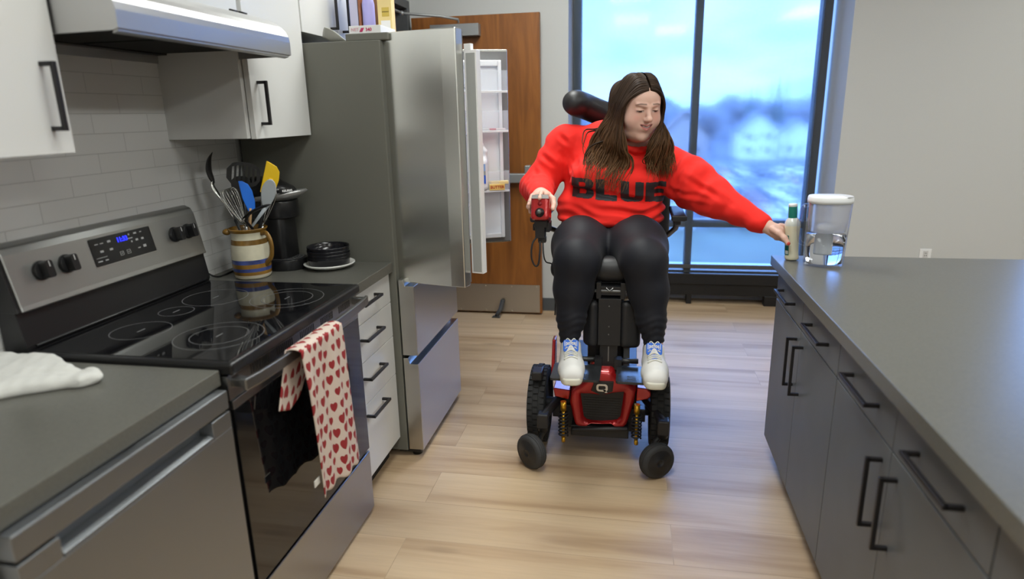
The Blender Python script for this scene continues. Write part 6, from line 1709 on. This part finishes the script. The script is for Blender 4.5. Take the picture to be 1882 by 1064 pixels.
# --- on top of the refrigerator
FT = 1.7575
def topbox(name, label, x0, x1, y0, y1, h, m, cat='box', z=FT, bevel=.001):
    t = thing(name, label, cat, ((x0+x1)/2, (y0+y1)/2, z)); MB().box(x0, x1, y0, y1, z, z+h, m).obj('carton', t, bevel=bevel); return t
wh = M('carton_white', (.74, .74, .74), .5)
t = topbox('flat_carton', 'low white carton with small red print on top of the refrigerator', -1.105, -.975, 2.535, 2.70, .033, wh, z=1.7855)
ORG[t.name] = Vector(t.location)
rp = M('carton_red', (.50, .03, .12), .5)
MB().text('NET', .017, (-1.080, 2.5342, 1.804), (1, 0, 0), (0, 0, 1), M('carton_pink', (.70, .35, .42), .5)).obj('lettering', t)
MB().text('340', .017, (-1.024, 2.5342, 1.803), (1, 0, 0), (0, 0, 1), rp, bold=.0004).prism([(-1.062, 1.796), (-1.050, 1.796), (-1.042, 1.810), (-1.054, 1.810)], 'Y', 2.5335, 2.535, rp).obj('red_print', t)
yb = M('box_yellow', (.74, .58, .26), .5)
t = topbox('food_box', 'tall yellow and white food box on the refrigerator, nearest the doorway', -1.052, -.992, 2.715, 2.752, .30, yb, z=FT)
l = MB().box(-1.038, -1.004, 2.7142, 2.715, FT+.235, FT+.295, wh).box(-1.040, -1.000, 2.7142, 2.715, FT+.06, FT+.10, wh).box(-1.034, -1.003, 2.7142, 2.715, FT+.115, FT+.15, M('box_ochre', (.55, .40, .08), .5)); l.obj('label_panel', t)
MB().text('EXTENSION', .0052, (-1.0185, 2.7138, FT+.133), (1, 0, 0), (0, 0, 1), M('box_ink', (.12, .09, .03), .6)).obj('lettering', t)
t = topbox('food_box', 'lilac-white carton on the refrigerator beside the cabinet handles', -1.185, -1.150, 2.74, 2.90, .30, M('box_lilac', (.55, .54, .72), .5), z=FT)
t = topbox('food_box', 'thin brown-edged carton between the lilac carton and the lilac bottle', -1.146, -1.136, 2.74, 2.90, .30, M('box_brown_edge', (.32, .12, .06), .5), z=FT)
t = topbox('food_box', 'brown cardboard box behind the lilac bottle on the refrigerator', -1.133, -1.058, 2.80, 2.94, .30, M('cardboard', (.42, .25, .12), .7), z=FT)
t = thing('lilac_bottle', 'lilac bottle standing before the brown cardboard box on the refrigerator', 'bottle', (-1.107, 2.755, FT))
MB().lathe([(0, 0), (.024, 0), (.026, .004), (.026, .17), (.022, .19), (.012, .20), (0, .201)], (-1.107, 2.755, FT), M('bottle_lilac', (.42, .40, .80), .35), 24).obj('bottle_body', t)
pm_ = MB(); pm_.grid(lambda u, v: (-1.20+.105*u-.04*v, 2.52+.06*v, FT+.002+.058*(1-u)*(1-.5*v)+.006*math.sin(5*u+3*v)), 10, 8, M('paper_white', (.78, .77, .72), .7))
tag(pm_.obj('paper_bag', solid=.001), 'loose white paper leaning on top of the refrigerator by the cabinet', 'paper')
# ================================================================ the car park and town seen through the window, three floors below
GZ = -9.0
def ground_mat(name, a, b, sc):
    return M(name, a, .95, var=(sc, .25))
struct(MB().box(-150, 190, 60, 420, GZ-.5, GZ, M('asphalt', (.080, .092, .12), .9, var=(.05, .25))), 'ground', label='asphalt car park below the window')
struct(MB().box(-60, 90, 20, 60, GZ-.5, GZ+.02, M('winter_lawn', (.075, .090, .062), .95, var=(.2, .25))), 'ground_lawn')
struct(MB().box(-150, 190, 118, 140, GZ, GZ+.05, M('winter_lawn')), 'ground_verge')
def car_mesh(col, nm):
    m = MB(); pt = M(nm, col, .25, coat=.6); gl = M('car_glass', (.02, .025, .03), .08)
    m.prism([(-2.2, .35), (2.2, .35), (2.25, .75), (1.35, .92), (-1.9, .95), (-2.25, .8)], 'X', -.88, .88, pt)
    m.prism([(-1.75, .93), (1.05, .92), (.45, 1.42), (-1.2, 1.45)], 'X', -.76, .76, gl)
    m.prism([(-1.15, 1.42), (.42, 1.40), (.30, 1.47), (-1.05, 1.49)], 'X', -.72, .72, pt)
    o = m.obj('parked_car', bevel=.06)
    return o
cols = [((.62, .64, .66), 'car_silver'), ((.05, .06, .08), 'car_black'), ((.70, .72, .74), 'car_white'), ((.28, .05, .05), 'car_red'), ((.20, .24, .30), 'car_slate')]
protos = []
wheel = MB()
for (c, n) in cols:
    o = car_mesh(c, n); ORG[o.name] = Vector((0, 0, 0))
    t = thing('parked_car', 'parked car in the blurred rows of the car park outside the window', 'car', (0, 0, GZ), 'cars in the car park outside')
    o.name = 'car_body'; o.parent = t; o.location = (0, 0, 0.25)
    w = MB()
    for sx in (-1, 1):
        for sy in (-1, 1): 
            q = MB().cyl((sx*.72, sy*1.35, .33), (sx*.92, sy*1.35, .33), .33, M('car_tyre', (.02, .02, .02), .8), 14); q2 = q.obj('wheel'); q2.parent = t; q2.location = (sx*.82, sy*1.35, 0.0)
    protos.append(t)
cars = []
rr = random.Random(5)
for (Y, x0, x1, st, p) in ((63, -9, 22, 2.75, .95), (70.5, -9, 24, 2.75, .55), (78, -9, 26, 2.75, .8), (83.5, -8, 26, 2.75, .9), (92, -8, 20, 2.75, .85), (97.5, -6, 22, 2.75, .8), (110, -8, 36, 2.8, .9), (115.5, -8, 38, 2.8, .85)):
    x = x0
    while x < x1:
        if rr.random() < p: cars.append((x+rr.uniform(-.2, .2), Y+rr.uniform(-.3, .3)))
        x += st
used = set()
for (x, y) in cars:
    k = rr.choice([0, 0, 1, 2, 2, 2, 3, 4, 4])
    if k not in used: t = protos[k]; t.location = (x, y, GZ); used.add(k)
    else: t = ddup(protos[k], (x, y, GZ))
    t.rotation_euler = (0, 0, rr.choice([0, math.pi])+rr.uniform(-.04, .04))
for k, t in enumerate(protos):
    if k not in used: t.location = (30+3*k, 112, GZ)
# houses
def house(x, y, w, d, h, rh, wall, roof, label):
    t = thing('house', label, 'house', (x, y, GZ))
    MB().box(x-w/2, x+w/2, y-d/2, y+d/2, GZ, GZ+h, wall).prism([(x-w/2, GZ+h), (x+w/2, GZ+h), (x, GZ+h+rh)], 'Y', y-d/2, y+d/2, wall).obj('house_walls', t)
    r = MB()
    for s in (-1, 1): r.prism([(x, GZ+h+rh+.25), (x+s*(w/2+.5), GZ+h-.25), (x+s*(w/2+.5), GZ+h-.05), (x, GZ+h+rh+.5)], 'Y', y-d/2-.5, y+d/2+.5, roof)
    r.obj('roof', t)
    for i in (-1, 1):
        for j in range(2 if h > 5 else 1): MB().box(x+i*w*.25-.5, x+i*w*.25+.5, y-d/2-.06, y-d/2, GZ+1.2+j*2.8, GZ+2.6+j*2.8, M('house_window', (.04, .05, .07), .2)).obj('window', t)
wh_ = M('siding_white', (.72, .74, .76), .8); tan = M('siding_tan', (.36, .30, .27), .8); gry = M('siding_grey', (.34, .36, .40), .8); rf1 = M('roof_slate', (.13, .145, .18), .9); rf2 = M('roof_brown', (.17, .13, .12), .9)
house(25.5, 150, 7.5, 9, 6.0, 3.6, wh_, rf1, 'pale gabled house beyond the car park, the brightest one')
house(34.6, 154, 8, 9, 5.0, 3.0, wh_, rf1, 'lower pale house right of the brightest house')
house(11.0, 158, 10, 10, 5.0, 4.6, tan, rf2, 'tan steep-gabled house left of the brightest house')
house(48, 165, 12, 10, 5.5, 3.2, gry, rf1, 'grey house at the right edge of the far street')
house(-4, 172, 12, 10, 5.5, 3.5, gry, rf2, 'grey house at the left of the far street behind the mullion')
# trees
def tree(x, y, h, r, kind, label, seed):
    q = random.Random(seed); t = thing('tree', label, 'tree', (x, y, GZ), 'trees beyond the far street')
    br = M('bare_bark', (.16, .15, .16), .95)
    MB().tube([(x, y, GZ), (x, y, GZ+h*.5)], [.4, .2], br, 6).obj('trunk', t)
    if kind == 'bare':
        m = MB()
        for k in range(46):
            a = q.uniform(0, 6.283); z0 = q.uniform(.25, .5)*h; el = q.uniform(.3, 1.1); L = r*q.uniform(.7, 1.25)
            p0 = Vector((x, y, GZ+z0)); p1 = p0+Vector((math.cos(a)*L*.5, math.sin(a)*L*.5, el*L*.5)); p2 = p1+Vector((math.cos(a+q.uniform(-.6, .6))*L*.5, math.sin(a)*L*.5, el*L*.7))
            m.tube([p0, p1, p2], [.22, .13, .04], br, 5)
            for s in range(4):
                b = p1.lerp(p2, q.random()); m.tube([b, b+Vector((q.uniform(-1, 1), q.uniform(-1, 1), q.uniform(.2, 1.2)))*r*.35], [.10, .03], br, 4)
        m.obj('branches', t)
    else:
        m = MB(); gm = M('conifer_green', (.035, .06, .045), .95)
        for k in range(9):
            f = k/8; m.lathe([(r*(1-f)*1.0+.3, h*(.12+.80*f)), (r*(1-f)*.45+.1, h*(.12+.80*f)+h*.16), (.02, h*(.12+.80*f)+h*.2)], (x, y, GZ), gm, 14)
        m.obj('foliage', t)
def tlabel(k): return 'bare winter tree in the hazy tree line beyond the far street'
q = random.Random(3)
for k in range(17):
    x = -34+k*8.0; tree(x+q.uniform(-.4, .4), 205+(k % 2)*9, 15.0+q.uniform(-1.5, 2.5), 3.1, 'bare', tlabel(k), k)
for k, x in enumerate((-16, 6.5, 19, 41)): tree(x, 176, 9.5+q.uniform(-1.5, 1.5), 2.2, 'bare', 'bare winter tree standing among the houses of the far street', 100+k)
tree(37.5, 190, 17.0, 2.9, 'conifer', 'tall pointed dark conifer above the house roofs', 201); tree(30.5, 190, 14.5, 3.4, 'conifer', 'broad dark conifer left of the tall pointed one', 202)
w = MB(); wm = M('far_woods', (.15, .16, .18), 1, var=(.15, .3))
def wood(u, v):
    x = -200+450*u; y = 232+26*v; h = 12.5+1.6*math.sin(x*.23)+1.1*math.sin(x*.61+1)+.8*math.sin(x*1.3+v*5)
    return (x, y, GZ+h*min(1, v*6)*min(1, (1-v)*6)-.05)
w.grid(wood, 260, 14, wm)
tag(w.obj('far_woods'), 'hazy bare wood forming the horizon beyond the far street', 'woods', kind='stuff')
